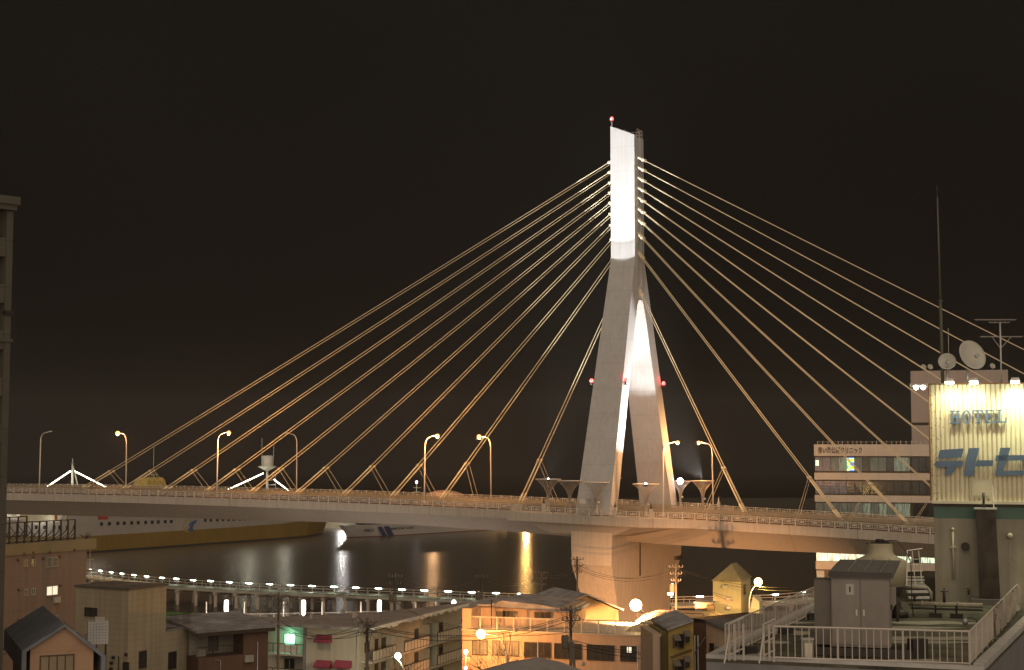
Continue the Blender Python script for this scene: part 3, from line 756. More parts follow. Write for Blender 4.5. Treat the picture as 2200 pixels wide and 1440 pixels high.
# ------------------------------------------------------------------ boardwalk on piles
LP = [(196, 1223.6), (217, 1226), (240, 1229), (263, 1232), (289, 1235), (316, 1238), (349, 1241), (380, 1243), (416, 1246), (453, 1248), (493.5, 1250.5), (535.5, 1252.5), (580, 1254.5),
      (625, 1256.5), (671, 1258.5), (718, 1260.2), (765, 1262), (813.6, 1264), (864, 1266), (912, 1268), (963, 1270), (1014, 1272), (1066, 1273.7), (1120, 1275.5), (1173.6, 1277.5), (1224, 1279.5)]
ZL_ = 4.45
LW = [at_z(x, y, ZL_) for x, y in LP]
LW = [LW[0] + (LW[0] - LW[1]) * 3] + LW
for x, y in ((1290, 1281), (1365, 1282), (1435, 1282), (1503, 1281), (1600, 1279), (1665, 1277), (1725, 1271), (1770, 1263), (1860, 1259), (1960, 1257)): LW.append(at_z(x, y, ZL_))
walk = thing('boardwalk', 'curved boardwalk on piles with rail lights, crossing the water below the bridge', 'boardwalk', (0, 0, 0))
def offs(P, d):
    out = []
    for i, p in enumerate(P):
        a = P[max(0, i - 1)]; b = P[min(len(P) - 1, i + 1)]; t = (b - a); t.z = 0; t.normalize()
        out.append(Vector((p.x + t.y * d, p.y - t.x * d, 0)))
    return out
far_, near_ = offs(LW, 0.0), offs(LW, 4.2)
D0 = 3.25
M_plank = mat('deck_planks', (0.50, 0.47, 0.38), 0.8, var=0.15, lines=[('X', 0.6, 0.08, 0.3)])
mb = MB(); mb.loft([[(a.x, a.y + 0.3, D0 - 0.4), (a.x, a.y + 0.3, D0), (b.x, b.y, D0), (b.x, b.y, D0 - 0.4)] for a, b in zip(far_, near_)]); mb.build('deck', M_plank, walk)
for nm, P in (('far_railing', far_), ('near_railing', near_)):
    mb = MB()
    for hgt, r in ((1.12, 0.075), (0.62, 0.045)):
        mb.tube([(p.x, p.y, D0 + hgt) for p in P], r, 5)
    for a, b in zip(P[:-1], P[1:]):
        n = 2
        for k in range(n):
            p = a + (b - a) * k / n; mb.bar((p.x, p.y, D0), (p.x, p.y, D0 + 1.12), 0.06)
    mb.build(nm, M_rail, walk)
pile0 = None
for i in range(0, len(far_), 1):
    a, b = far_[i], near_[i]
    for p in (a, b):
        if pile0 is None: pile0 = MB().tube([(0, 0, -1.5), (0, 0, D0 - 0.8)], 0.34, 8).build('pile', M_pier, walk)
        else: pile0 = pile0.copy(); col.objects.link(pile0); pile0.parent = walk
        pile0.location = (p.x, p.y, 0)
    d = (b - a) * 0.12; MB().bar((a - d) + Vector((0, 0, D0 - 0.65)), (b + d) + Vector((0, 0, D0 - 0.65)), 0.42).build('crossbeam', M_pier, walk)
# lower landing blocks seen in the shade under the deck
rl = None
for i, p in enumerate(LW[1:]):
    q = LW[min(len(LW) - 1, i + 2)] - LW[i]; an = math.atan2(q.y, q.x)
    L_ = 0.62
    if rl is None:
        rl = thing('rail_light', 'short white fluorescent light clipped on the far boardwalk rail', 'rail light', (p.x, p.y - 0.1, ZL_ - 0.05), an, 'fluorescent lights along the boardwalk rail')
        MB().box(-L_, -0.16, 0.10, L_, 0.1, 0.16).build('hood', M_galv, rl)
        MB().tube([(-L_, -0.12, 0), (L_, -0.12, 0)], 0.10, 6).build('tube', E_tube, rl)
        o = rl
    else:
        o = copy_tree(rl); o.location = (p.x, p.y - 0.1, ZL_ - 0.05); o.rotation_euler = (0, 0, an)

# quay railing, lit columns and unlit posts on the near shore
rp = [at_z(360, 1322.5, 3.1), at_z(440, 1321, 3.1), at_z(560, 1319, 3.1), at_z(700, 1316.5, 3.1), at_z(860, 1312.5, 3.1), at_z(960, 1312, 3.1)]
o = thing('shore_railing', 'pale steel railing along the shore below the lit columns', 'railing', (0, 0, 0))
mb = MB(); mb.tube([(p.x, p.y, 3.1) for p in rp], 0.06, 5); mb.tube([(p.x, p.y, 2.2) for p in rp], 0.04, 4)
mb2 = MB()
for a, b in zip(rp[:-1], rp[1:]):
    L = (b - a).length; n = int(L / 2); m_ = int(L / 0.25)
    for k in range(n): p = a + (b - a) * k / n; mb.bar((p.x, p.y, 2), (p.x, p.y, 3.1), 0.06)
    for k in range(m_): p = a + (b - a) * k / m_; mb2.bar((p.x, p.y, 2.2), (p.x, p.y, 3.05), 0.02)
mb.build('posts', M_rail, o); mb2.build('balusters', M_rail, o)
for i, (px, lb) in enumerate(((486, 'lit column lamp left of the pole with the cable bundle'), (652, 'lit column lamp just right of the pole with the cable bundle'), (815, 'lit column lamp above the white apartment block roof'), (975, 'lit column lamp above the gallery end of the apartment block'))):
    P = at_y(px, 1321 if i < 3 else 1316, 246.0)
    o = thing('column_lamp', lb, 'column lamp', (P.x, P.y, 2.0), 0, 'tall lit columns on the shore promenade')
    zt_ = at_y(px, 1290, 246).z - 2
    MB().lathe([(0.2, 0), (0.2, zt_ - 2.3), (0.16, zt_ - 2.2)], (0, 0, 0), 10).build('post', M_pole, o)
    MB().lathe([(0.30, zt_ - 2.2), (0.33, zt_ - 1.5), (0.33, zt_ - 0.3), (0.26, zt_)], (0, 0, 0), 10).build('lamp_glass', E_col, o)
    light('POINT', 'lamp_light', o, (0, -1.5, zt_ - 1), 700, (1, 0.88, 0.78), 0.4)
for px in (443, 525, 609, 692, 775, 893, 936):
    P = at_y(px, 1321, 246.5)
    o = thing('unlit_post', {443: 'unlit slim post left of all the lit columns', 525: 'unlit slim post between the first lit column and the pole with the cable bundle', 609: 'unlit slim post hidden by the pole with the cable bundle', 692: 'unlit slim post right of the second lit column', 775: 'unlit slim post left of the third lit column', 893: 'unlit slim post nearest right of the third lit column', 936: 'unlit slim post left of the last lit column'}[px], 'post', (P.x, P.y, 2.0), 0, 'unlit posts on the shore promenade')
    zt_ = at_y(px, 1293, 246.5).z - 2
    MB().tube([(0, 0, 0), (0, 0, zt_)], 0.11, 8).build('post_shaft', M_pole, o); MB().lathe([(0.2, 0), (0.2, 0.3), (0.1, 0.32)], (0, 0, 0), 8).build('base', M_pole, o)

# ------------------------------------------------------------------ town in front of the harbour
class Bld:
    def __init__(s, name, label, cat, P0, P1, group=None, zb=2.0):
        s.p0, s.p1 = Vector((P0.x, P0.y, 0)), Vector((P1.x, P1.y, 0)); s.d = (s.p1 - s.p0); s.L = s.d.length; s.d.normalize()
        s.n = Vector((-s.d.y, s.d.x, 0)); s.zb = zb
        s.o = thing(name, label, cat, (P0.x, P0.y, zb), math.atan2(s.d.y, s.d.x), group)
    def loc(s, P): q = Vector(P) - s.p0; return Vector((q.dot(s.d), q.dot(s.n), P[2] - s.zb))
    def uz(s, px, py, y=0.0):
        d = ray(px, py); c_ = Vector((0, 0, CAMZ)); k = (s.p0 + s.n * y - c_).dot(s.n) / d.dot(s.n); P = s.loc(c_ + d * k); return P.x, P.z
    def yz(s, px, py, x):
        d = ray(px, py); c_ = Vector((0, 0, CAMZ)); k = (s.p0 + s.d * x - c_).dot(s.d) / d.dot(s.d); P = s.loc(c_ + d * k); return P.y, P.z
    def box(s, name, m, x0, y0, z0, x1, y1, z1, parent=None, label=None):
        return MB().box(x0, y0, z0, x1, y1, z1).build(name, m, parent or s.o, label)
    def win(s, px0, py0, px1, py1, glass=None, y=0.0, mull=1, frame=None, name='window', hood=None):
        xa, za = s.uz((px0 + px1) / 2, py0, y); xb, zb_ = s.uz((px0 + px1) / 2, py1, y)
        x0, _ = s.uz(px0, (py0 + py1) / 2, y); x1, _ = s.uz(px1, (py0 + py1) / 2, y)
        return s.window(x0, zb_, x1, za, glass, y, mull, frame, name)
    def window(s, x0, z0, x1, z1, glass=None, y=0.0, mull=1, frame=None, name='window'):
        f = 0.06; mb = MB()
        mb.box(x0 - f, y - 0.07, z1, x1 + f, y + 0.02, z1 + f); mb.box(x0 - f, y - 0.12, z0 - f, x1 + f, y + 0.02, z0)
        mb.box(x0 - f, y - 0.07, z0, x0, y + 0.02, z1); mb.box(x1, y - 0.07, z0, x1 + f, y + 0.02, z1)
        for k in range(mull):
            xm = x0 + (x1 - x0) * (k + 1) / (mull + 1); mb.box(xm - 0.03, y - 0.06, z0, xm + 0.03, y + 0.02, z1)
        w = mb.build(name, frame or M_frame, s.o)
        MB().box(x0 + 0.001, y - 0.025, z0 + 0.001, x1 - 0.001, y + 0.015, z1 - 0.001).build('pane', glass or M_glass, w); return w
    def winside(s, px0, py0, px1, py1, x, glass=None, frame=None, name='window'):
        ya, za = s.yz((px0 + px1) / 2, py0, x); _, zb_ = s.yz((px0 + px1) / 2, py1, x); y0 = s.yz(px0, (py0 + py1) / 2, x)[0]; y1 = s.yz(px1, (py0 + py1) / 2, x)[0]
        if y0 > y1: y0, y1 = y1, y0
        f = 0.06; mb = MB()
        mb.box(x - 0.02, y0 - f, za, x + 0.07, y1 + f, za + f); mb.box(x - 0.02, y0 - f, zb_ - f, x + 0.12, y1 + f, zb_)
        mb.box(x - 0.02, y0 - f, zb_, x + 0.07, y0, za); mb.box(x - 0.02, y1, zb_, x + 0.07, y1 + f, za); ym = (y0 + y1) / 2; mb.box(x - 0.02, ym - 0.03, zb_, x + 0.06, ym + 0.03, za)
        w = mb.build(name, frame or M_frame, s.o); MB().box(x - 0.01, y0 + .001, zb_ + .001, x + 0.03, y1 - .001, za - .001).build('pane', glass or M_glass, w); return w
def rails(mb, a, b, h, sp, r=0.02, rt=0.03, posts=0, pr=0.03, low=0.1):
    a = Vector(a); b = Vector(b); up = Vector((0, 0, 1)); n = max(1, int((b - a).length / sp))
    mb.bar(a + up * h, b + up * h, rt); mb.bar(a + up * low, b + up * low, rt * 0.8)
    for k in range(n + 1): p = a + (b - a) * k / n; mb.bar(p + up * low, p + up * h, r)
    if posts:
        m_ = max(1, int((b - a).length / posts))
        for k in range(m_ + 1): p = a + (b - a) * k / m_; mb.bar(p - up * 0.02, p + up * h, pr)
E_win = emit('lit_window_green_white', (0.80, 1.0, 0.72), 0.7)
E_winw = emit('lit_window_warm', (1.0, 0.88, 0.62), 0.55)
M_roofsnow = mat('snowy_roof', (0.20, 0.19, 0.19), 0.9, var=0.35, scale=0.5, c2=(0.36, 0.35, 0.36), bump=0.3, lines=[('X', 1.8, 0.03, 0.3)])
M_roofdark = mat('dark_roof', (0.12, 0.11, 0.10), 0.7, var=0.3, scale=0.6, lines=[('X', 0.45, 0.12, 0.35)])

# --- tall block at the left edge
c = xy(10, 95); c0 = xy(-330, 88)
B = Bld('tower_block', 'tall dark apartment tower with stacked balconies at the left edge', 'building', c0, c)
M_tb = mat('tower_tiles', (0.085, 0.078, 0.062), 0.85, var=0.1, lines=[('Z', 3.0, 0.02, 0.3)])
zt_ = B.uz(20, 452)[1]
mb = MB(); mb.box(0, 1.9, 0, B.L - 0.02, 14, zt_); mb.build('wall', M_tb, B.o)
mb = MB(); mb.box(B.L - 0.42, -0.05, 0, B.L, 1.89, zt_ - 0.01); mb.box(B.L - 6, -0.05, 0, B.L - 5.6, 1.89, zt_ - 0.01); mb.build('column', M_tb, B.o)
mb = MB(); mb.box(-0.2, -0.3, zt_, B.L + 0.12, 14.2, zt_ + 0.35); mb.box(-0.2, -0.45, zt_ + 0.35, B.L + 0.26, 14.2, zt_ + 0.85); mb.build('cornice', M_tb, B.o)
zl = [B.uz(10, y)[1] for y in (548, 645, 742, 846, 950, 1050)]; dz = (zl[0] - zl[-1]) / 5
k = 0
z = zl[0]
while z > 1.5:
    b_ = MB().box(B.L - 5.58, 0.0, z - 0.1, B.L - 0.44, 1.89, z + 0.1)
    b_.box(B.L - 5.58, 0.0, z + 0.1, B.L - 0.44, 0.12, z + 1.1); b_ = b_.build('balcony', M_tb, B.o)
    MB().box(B.L - 1.6, 0.5, z + 0.1, B.L - 0.75, 0.9, z + 1.55).build('air_unit', mat('air_unit', (0.35, 0.34, 0.3), 0.6), b_)
    z -= dz; k += 1
MB().box(B.L - 0.5, -0.25, B.uz(20, 676)[1], B.L + 0.12, 0.1, B.uz(20, 668)[1]).build('band_marker', M_dark, B.o)
MB().box(-0.2, -0.15, B.uz(20, 735)[1], B.L + 0.12, 0.0, B.uz(20, 728)[1]).build('band', M_tb, B.o)

# --- pink apartment house with roof frame
B = Bld('pink_apartment_house', 'pink rendered apartment house with a black steel frame on its flat roof', 'building', xy(-60, 136), xy(186, 148))
M_pink = mat('pink_render', (0.25, 0.18, 0.145), 0.9, var=0.08, scale=0.15, streak=0.2, lines=[('Z', 2.72, 0.012, 0.25)])
zt_ = B.uz(100, 1165)[1]
MB().box(0, 0, 0, B.L, 11, zt_ - 1.0).build('wall', M_pink, B.o)
mb = MB(); mb.box(-0.1, -0.12, zt_ - 1.0, B.L + 1.15, 11.1, zt_); mb.build('roof', mat('parapet_ochre', (0.27, 0.22, 0.13), 0.9, var=0.12, scale=0.2), B.o)
for i, (a, b, c_, d, g) in enumerate(((100, 1199, 123, 1217, M_glass2), (68, 1202, 74, 1215, M_glass), (51, 1204, 58, 1217, mat('boarded', (0.32, 0.17, 0.08), 0.7)), (100, 1260, 123, 1278, E_winw), (68, 1265, 74, 1277, M_glass), (52, 1267, 58, 1278, M_glass), (67, 1327, 73, 1340, M_glass), (52, 1330, 58, 1343, M_glass), (100, 1324, 123, 1342, M_glass), (67, 1388, 73, 1402, M_glass), (52, 1395, 58, 1408, M_glass))):
    B.win(a, b, c_, d, g)
mb = MB()
for px, py in ((38, 1203), (70, 1187), (71, 1198), (50, 1190), (92, 1200), (127, 1196), (158, 1181), (105, 1186), (39, 1267), (128, 1258), (39, 1333)):
    x, z = B.uz(px, py); mb.lathe([(0.11, -0.1), (0.14, 0), (0.1, 0.12)], (x, -0.1, z), 8)
mb.build('vent_caps', mat('vent_brown', (0.15, 0.09, 0.05), 0.7), B.o)
for k in range(6):
    zf = zt_ - 1.0 - 2.05 - 2.72 * k
    if zf < 0.5: break
    b_ = MB().box(B.L, 0.1, zf - 0.12, B.L + 1.2, 5, zf).build('balcony', M_pink, B.o)
    mb = MB(); rails(mb, (B.L + 0.05, 0.15, zf), (B.L + 1.15, 0.15, zf), 1.05, 0.12, 0.012, 0.02); rails(mb, (B.L + 1.15, 0.15, zf), (B.L + 1.15, 4.9, zf), 1.05, 0.15, 0.012, 0.02); mb.bar((B.L + 0.6, 0.15, zf), (B.L + 0.6, 0.15, zf + 2.6), 0.04); mb.build('balcony_railing', M_rail, b_)
PB = B
o = thing('roof_frame', 'black braced steel frame standing on the pink apartment roof', 'frame', B.o.matrix_basis @ Vector((0, 0, zt_)), B.o.rotation_euler.z)
def rowframe(y, xa, xb, h, n, lean):
    rl = MB()
    for hh in (h, 0.12): rl.bar((xa, y, hh), (xb, y, hh), 0.05)
    rl.build('rail', M_rust, o)
    for k in range(n):
        x = xa + (xb - xa) * k / (n - 1)
        p = MB().box(x - 0.06, y - 0.06, 0, x + 0.06, y + 0.06, h).build('post', M_rust, o)
        MB().bar((x, y, h * 0.62), (x, y + lean, 0.0), 0.05).bar((x, y, h * 0.3), (x + 0.02, y + lean * 0.9, 0.02), 0.03).build('brace', M_rust, p)
x17 = B.uz(175, 1160)[0]
rowframe(0.7, 0.3, x17 - 0.2, 1.95, 15, 1.3); rowframe(8.2, 0.3, x17 + 0.5, 2.05, 13, -1.3)
x_, _ = B.uz(196, 1160, 0.5)
tw = thing('roof_shrub', 'small bare weed growing on the corner of the pink apartment roof', 'plant', B.o.matrix_basis @ Vector((x_ - 0.6, 0.6, zt_)))
mb = MB()
for k in range(26): a = rnd.random() * 6.28; mb.bar((0, 0, 0), (0.5 * math.cos(a) * rnd.random() * 1.6, 0.5 * math.sin(a), 0.25 + 0.4 * rnd.random()), 0.012)
mb.build('twigs', M_rust, tw)

# --- beige sided block with the square upper box
B = Bld('beige_sided_house', 'beige house with horizontal siding and a windowless square upper box', 'building', xy(164, 122.8), xy(278, 120))
th = math.atan2(B.d.y, B.d.x)
M_side = mat('beige_siding', (0.42, 0.37, 0.26), 0.85, var=0.08, scale=0.2, streak=0.3, lines=[('Z', 0.45, 0.05, 0.28)])
zu = B.uz(278, 1268)[1]; ztl = B.yz(400, 1350, B.L)[1]
yd = B.yz(358, 1256, B.L)[0]; ye = B.yz(432, 1344, B.L)[0]
MB().box(0, 0.02, ztl - 0.01, B.L - 0.02, yd, zu).build('upper_wall', M_side, B.o)
MB().box(-0.1, -0.08, zu, B.L + 0.08, yd + 0.1, zu + 0.14).build('roof', M_roofdark, B.o)
MB().box(B.L - 3.1, 0, 0, B.L, ye, ztl - 0.012).build('lower_wall', M_side, B.o)
MB().box(B.L - 3.2, yd + 0.11, ztl - 0.011, B.L + 0.06, ye + 0.08, ztl + 0.1).build('lower_roof', M_roofsnow, B.o)
for a, b, c_, d in ((299, 1400, 313, 1434), (362, 1402, 377, 1436)): B.winside(a, b, c_, d, B.L, frame=M_fdark)
B.win(266, 1424, 276, 1460, frame=M_fdark)
B.win(184, 1307, 208, 1322, M_glass, y=0.02, mull=1, frame=M_fdark)
mb = MB(); rails(mb, (B.L - 0.15, yd + 0.3, ztl + 0.1), (B.L - 0.15, yd + 3.2, ztl + 0.1), 1.1, 0.13, 0.015, 0.025); rails(mb, (B.L - 0.15, yd + 3.2, ztl + 0.1), (B.L - 2.9, yd + 3.2, ztl + 0.1), 1.1, 0.13, 0.015, 0.025); mb.build('roof_railing', M_fdark, B.o)
x, z = B.uz(257, 1410)
MB().tube([(x, -0.12, z - 6), (x, -0.12, z)], 0.05, 6).build('drain_pipe', M_rust, B.o)
mb = MB()
for px, py in ((245, 1412), (273, 1406), (241, 1424), (240, 1437)):
    x, z = B.uz(px, py); mb.lathe([(0.1, -0.12), (0.16, 0), (0.1, 0.12)], (x, -0.12, z), 8)
mb.build('vent_caps', M_dark, B.o)
# low annex left of the box: stepped grey slab behind the gable
# --- gabled house in front
P0, P1 = xy(70, 98), xy(205, 99.6)
B = Bld('gabled_house', 'small house with orange brown gable wall and broad dark metal roof', 'house', P0, P1)
xa, za = B.uz(138, 1345); ze = B.uz(70, 1390)[1]; ze2 = B.uz(205, 1393)[1]
zr = za
M_org = mat('orange_brown_render', (0.42, 0.27, 0.18), 0.9, var=0.08, lines=[('Z', 1.2, 0.015, 0.3)])
MB().prism([(0, 0, 0), (B.L, 0, 0), (B.L, 0, ze2), (xa, 0, za - 0.05), (0, 0, ze)], (0, 11, 0)).build('wall', M_org, B.o)
for s_ in (-1, 1):
    sl = (za - ze) / xa if s_ < 0 else (za - ze2) / (B.L - xa)
    x0 = xa; x1 = -0.55 if s_ < 0 else B.L + 0.75
    z1 = za - sl * abs(x1 - xa)
    pts = [(x0, -0.3, za + 0.02), (x1, -0.3, z1 + 0.02), (x1, -0.3, z1 - 1.35), (x1 + 0.28 * (1 if s_ < 0 else -1), -0.3, z1 - 1.35), (x1 + 0.28 * (1 if s_ < 0 else -1), -0.3, z1 - 0.05), (x0, -0.3, za - 0.16)]
    if s_ < 0: pts = pts[::-1]
    MB().prism([(p[0], p[1], p[2] + 0.12) for p in pts], (0, 12.5, 0)).build('roof', mat('blue_grey_roof', (0.17, 0.185, 0.215), 0.55, var=0.25, lines=[('Y', 0.5, 0.1, 0.35)]), B.o)
B.win(87, 1409, 157, 1470, mat('garage_panel', (0.28, 0.22, 0.15), 0.7, var=0.15), mull=3, frame=M_fdark, name='roller_window')
P = at_y(213, 1372, 106)
o = thing('roof_water_tank', 'white gridded tank box standing on the dark roof beside the beige box', 'tank', (P.x, P.y, P.z - 0.35), 0.3)
M_grid = mat('white_grid', (0.5, 0.5, 0.5), 0.6, lines=[('X', 0.2, 0.12, 0.5), ('Z', 0.2, 0.12, 0.5), ('Y', 0.2, 0.12, 0.5)])
MB().box(-0.8, -0.5, 0, 0.6, 0.6, 1.55).build('tank_body', M_grid, o); MB().box(-0.3, -0.2, 1.55, 0.35, 0.4, 1.85).build('lid', M_frame, o)
mb = MB(); [mb.box(x, -0.45, -2.5, x + 0.1, 0.5, 0.0) for x in (-0.75, 0.4)]; mb.build('stand', M_dark, o)

# --- brown house with covered balcony
B = Bld('brown_house', 'dark brown house with a covered upper balcony and low snowy roof', 'house', xy(430, 124), xy(578, 127.5))
M_brn = mat('brown_cladding', (0.14, 0.085, 0.06), 0.8, var=0.15, lines=[('X', 0.4, 0.05, 0.3)])
zt_ = B.uz(540, 1351)[1]; zb1 = B.uz(480, 1410)[1]; x1 = B.uz(523, 1380)[0]; zp0 = B.uz(480, 1362)[1]
MB().box(x1, 0, 0, B.L, 7, zt_).build('wall', M_brn, B.o)
MB().box(0, 0.003, 0, x1 - 0.01, 7, zb1).build('lower_wall', M_brn, B.o)
MB().box(0, 2.0, zb1, x1 - 0.01, 7, zt_ - 0.01).build('back_wall', mat('pale_panel', (0.33, 0.31, 0.26), 0.8, lines=[('X', 0.25, 0.06, 0.3)]), B.o)
MB().prism([(-0.4, -0.5, zt_), (x1 - 0.1, -0.5, zt_ + 0.02), (B.L + 0.5, -0.5, zt_ + 0.05), (B.L + 0.5, 7.5, zt_ + 0.5), (-0.4, 7.5, zt_ + 0.45)][::-1], (0, 0, 0.2)).build('roof', M_roofsnow, B.o)
MB().box(-0.35, -0.45, zt_ - 0.28, B.L + 0.45, -0.35, zt_ - 0.002).build('fascia', M_fdark, B.o)
mb = MB(); mb.box(1.25, 0.02, zb1, 1.37, 0.14, zt_); mb.build('balcony_post', M_rust, B.o)
mb = MB(); rails(mb, (0, 0.08, zb1), (x1, 0.08, zb1), 0.85, 0.12, 0.012, 0.025); mb.build('balcony_railing', M_rust, B.o)
B.window(1.6, zb1 + 0.2, 2.6, zt_ - 0.5, M_glass2, 2.0)
MB().box(0.2, 0.6, zb1 + 0.02, 0.9, 1.0, zb1 + 0.62).build('air_unit', mat('air_unit', (0.35, 0.34, 0.3), 0.6), B.o)
MB().tube([(1.9, -0.06, 2), (1.9, -0.06, zb1 - 0.3), (1.4, -0.06, zb1 - 0.25)], 0.04, 6).build('drain_pipe', M_galv, B.o)
# canopy behind, the green light on it put into its base colour
P = at_z(400, 1340, 6.0)
o = thing('green_lit_canopy', 'low canopy behind the brown house roof with green light put into its colour', 'canopy', (P.x, 200, 2))
w_ = 17
MB().prism([(-8, -6, 6.2), (10, -6, 5.5), (10, 6, 5.8), (-8, 6, 6.6)], (0, 0, 0.12)).build('canopy_top', mat('green_light_tint', (0.03, 0.16, 0.04), 0.8, var=0.3), o)
mb = MB(); [mb.tube([(x, y, 0), (x, y, 5.8)], 0.1, 6) for x in (-7.5, 9.5) for y in (-5.5, 5.5)]; mb.build('frame', M_rust, o)

# --- white apartment block with galleries
C0 = xy(578, 163.5, 1345); C1 = xy(772, 159.5, 1350)
B = Bld('apartment_block', 'four storey apartment block with maroon window awnings and a broad grey roof', 'building', C0, C1)
ze = B.uz(772, 1352)[1]
M_apt = mat('pale_render', (0.42, 0.40, 0.34), 0.9, var=0.08, scale=0.2, streak=0.2)
gy = B.yz(995, 1308, B.L)[0]
xs0 = B.uz(660, 1380)[0]
def rp_(px, py, dz=0.25):
    q = B.loc(at_z(px, py, ze + dz + 2.0)); return (q.x, q.y)
back = [rp_(993, 1303), rp_(862, 1313), rp_(640, 1326), rp_(440, 1331)]
inn = [(back[0][0] - 1.6, back[0][1] - 1.0), (back[1][0], back[1][1] - 1.0), (back[2][0], back[2][1] - 1.0), (back[3][0] + 1, back[3][1] - 1.0)]
gy = B.yz(995, 1308, B.L)[0] - 0.6
MB().prism([(x_, y_, 0) for x_, y_ in [(xs0, 0), (B.L, 0), (B.L, gy)] + [p for p in inn[1:] if p[0] > xs0] + [(xs0, inn[2][1])]], (0, 0, ze)).build('wall', M_apt, B.o)
MB().box(-4.5, 1.5, 0, xs0 - 0.02, 5.0, ze - 0.01).build('recessed_wall', M_apt, B.o)
MB().box(xs0 - 0.45, -0.1, 0, xs0 - 0.021, 1.49, ze - 0.01).build('column', mat('column_grey', (0.2, 0.19, 0.18), 0.8), B.o)
out_ = [(back[3][0], -0.9), (B.L + 1.6, -0.9), (B.L + 1.6, gy + 0.8)] + back[1:]
MB().prism([(x_, y_, ze + 0.001) for x_, y_ in out_], (0, 0, 0.25)).build('roof', M_roofsnow, B.o)
mb = MB(); cx_ = sum(p[0] for p in out_) / len(out_); cy_ = sum(p[1] for p in out_) / len(out_)
mb.loft([[(x_ + (cx_ - x_) * 0.04, y_ + (cy_ - y_) * 0.04, ze + 0.252) for x_, y_ in out_], [(x_ + (cx_ - x_) * 0.06, y_ + (cy_ - y_) * 0.06, ze + 0.36) for x_, y_ in out_]]); mb.build('roof_deck', mat('roof_deck_grey', (0.19, 0.18, 0.175), 0.9, var=0.25, scale=0.4, bump=0.3), B.o)
for x_, y_, w_, h_ in ((B.L - 4, 6, 0.5, 0.7), (B.L - 7, 9, 0.35, 0.5), (B.L - 3, 15, 0.4, 0.9), (3, 3.5, 0.3, 0.5)):
    MB().box(x_, y_, ze + 0.361, x_ + w_, y_ + w_, ze + 0.361 + h_).build('roof_vent', M_galv, B.o)
mb = MB()
for k in range(60):
    y = -0.6 + (gy + 1.2) * k / 60; mb.box(B.L + 1.58, y, ze + 0.02 - 0.25 * rnd.random() ** 2, B.L + 1.68, y + 0.4, ze + 0.26)
mb.build('snow_fringe', mat('snow_edge', (0.7, 0.66, 0.6), 0.7), B.o)
# windows with awnings
M_maroon = mat('maroon_awning', (0.22, 0.035, 0.065), 0.75, var=0.15)
FZ = (B.uz(700, 1365)[1] - B.uz(700, 1419)[1])
for k in range(4):
    for (pa, pb) in ((683, 712), (724, 755)):
        if pa == 724 and k == 0: continue
        x0, z0 = B.uz(pa, 1366); x1, _ = B.uz(pb, 1366); z0 -= FZ * k
        if z0 < 3: continue
        B.window(x0 + 0.15, z0 - 1.35, x1 - 0.1, z0 - 0.35, mat('curtain_glow', (0.30, 0.29, 0.27), 0.5, var=0.15), mull=1)
        a_ = MB().prism([(x0 - 0.1, 0, z0 + 0.1), (x0 - 0.1, -0.85, z0 - 0.45), (x0 - 0.1, -0.85, z0 - 0.62), (x0 - 0.1, -0.02, z0 - 0.62)], (x1 - x0 + 0.2, 0, 0)).build('awning', M_maroon, B.o)
for k in range(4):
    x0, z0 = B.uz(612, 1362, 1.5); x1, _ = B.uz(634, 1362, 1.5); z0 -= FZ * k
    B.window(x0, z0 - 1.15, x1, z0, emit('green_lit_window', (0.16, 0.75, 0.36), 0.5) if k == 0 else M_glass, 1.5)
    zb_ = z0 - 1.15 - 0.75
    b_ = MB().box(-0.2, -0.05, zb_ - 0.2, xs0 - 0.46, 1.49, zb_).build('balcony', mat('slab_pale', (0.40, 0.38, 0.33), 0.8), B.o)
    mb = MB(); mb.box(-0.2, -0.04, zb_ + 1.02, xs0 - 0.48, 0.04, zb_ + 1.1)
    for j in range(7): x = -0.2 + (xs0 - 0.3) * j / 6; mb.box(x - 0.03, -0.04, zb_ + 0.02, x + 0.03, 0.04, zb_ + 1.02)
    mb.build('balcony_frame', M_fdark, b_)
    MB().box(0.9, -0.02, zb_ + 0.1, xs0 - 0.9, 0.02, zb_ + 0.98).build('balcony_panel', mat('panel_white', (0.5, 0.5, 0.46), 0.6), b_)
x, z = B.uz(619, 1370, 0.9); MB().ball((x, 1.2, z), 0.14).build('balcony_lamp', emit('green_lamp', (0.5, 1.0, 0.7), 8), B.o)
light('POINT', 'balcony_light', B.o, (x, 0.9, z), 60, (0.35, 1, 0.6), 0.15)
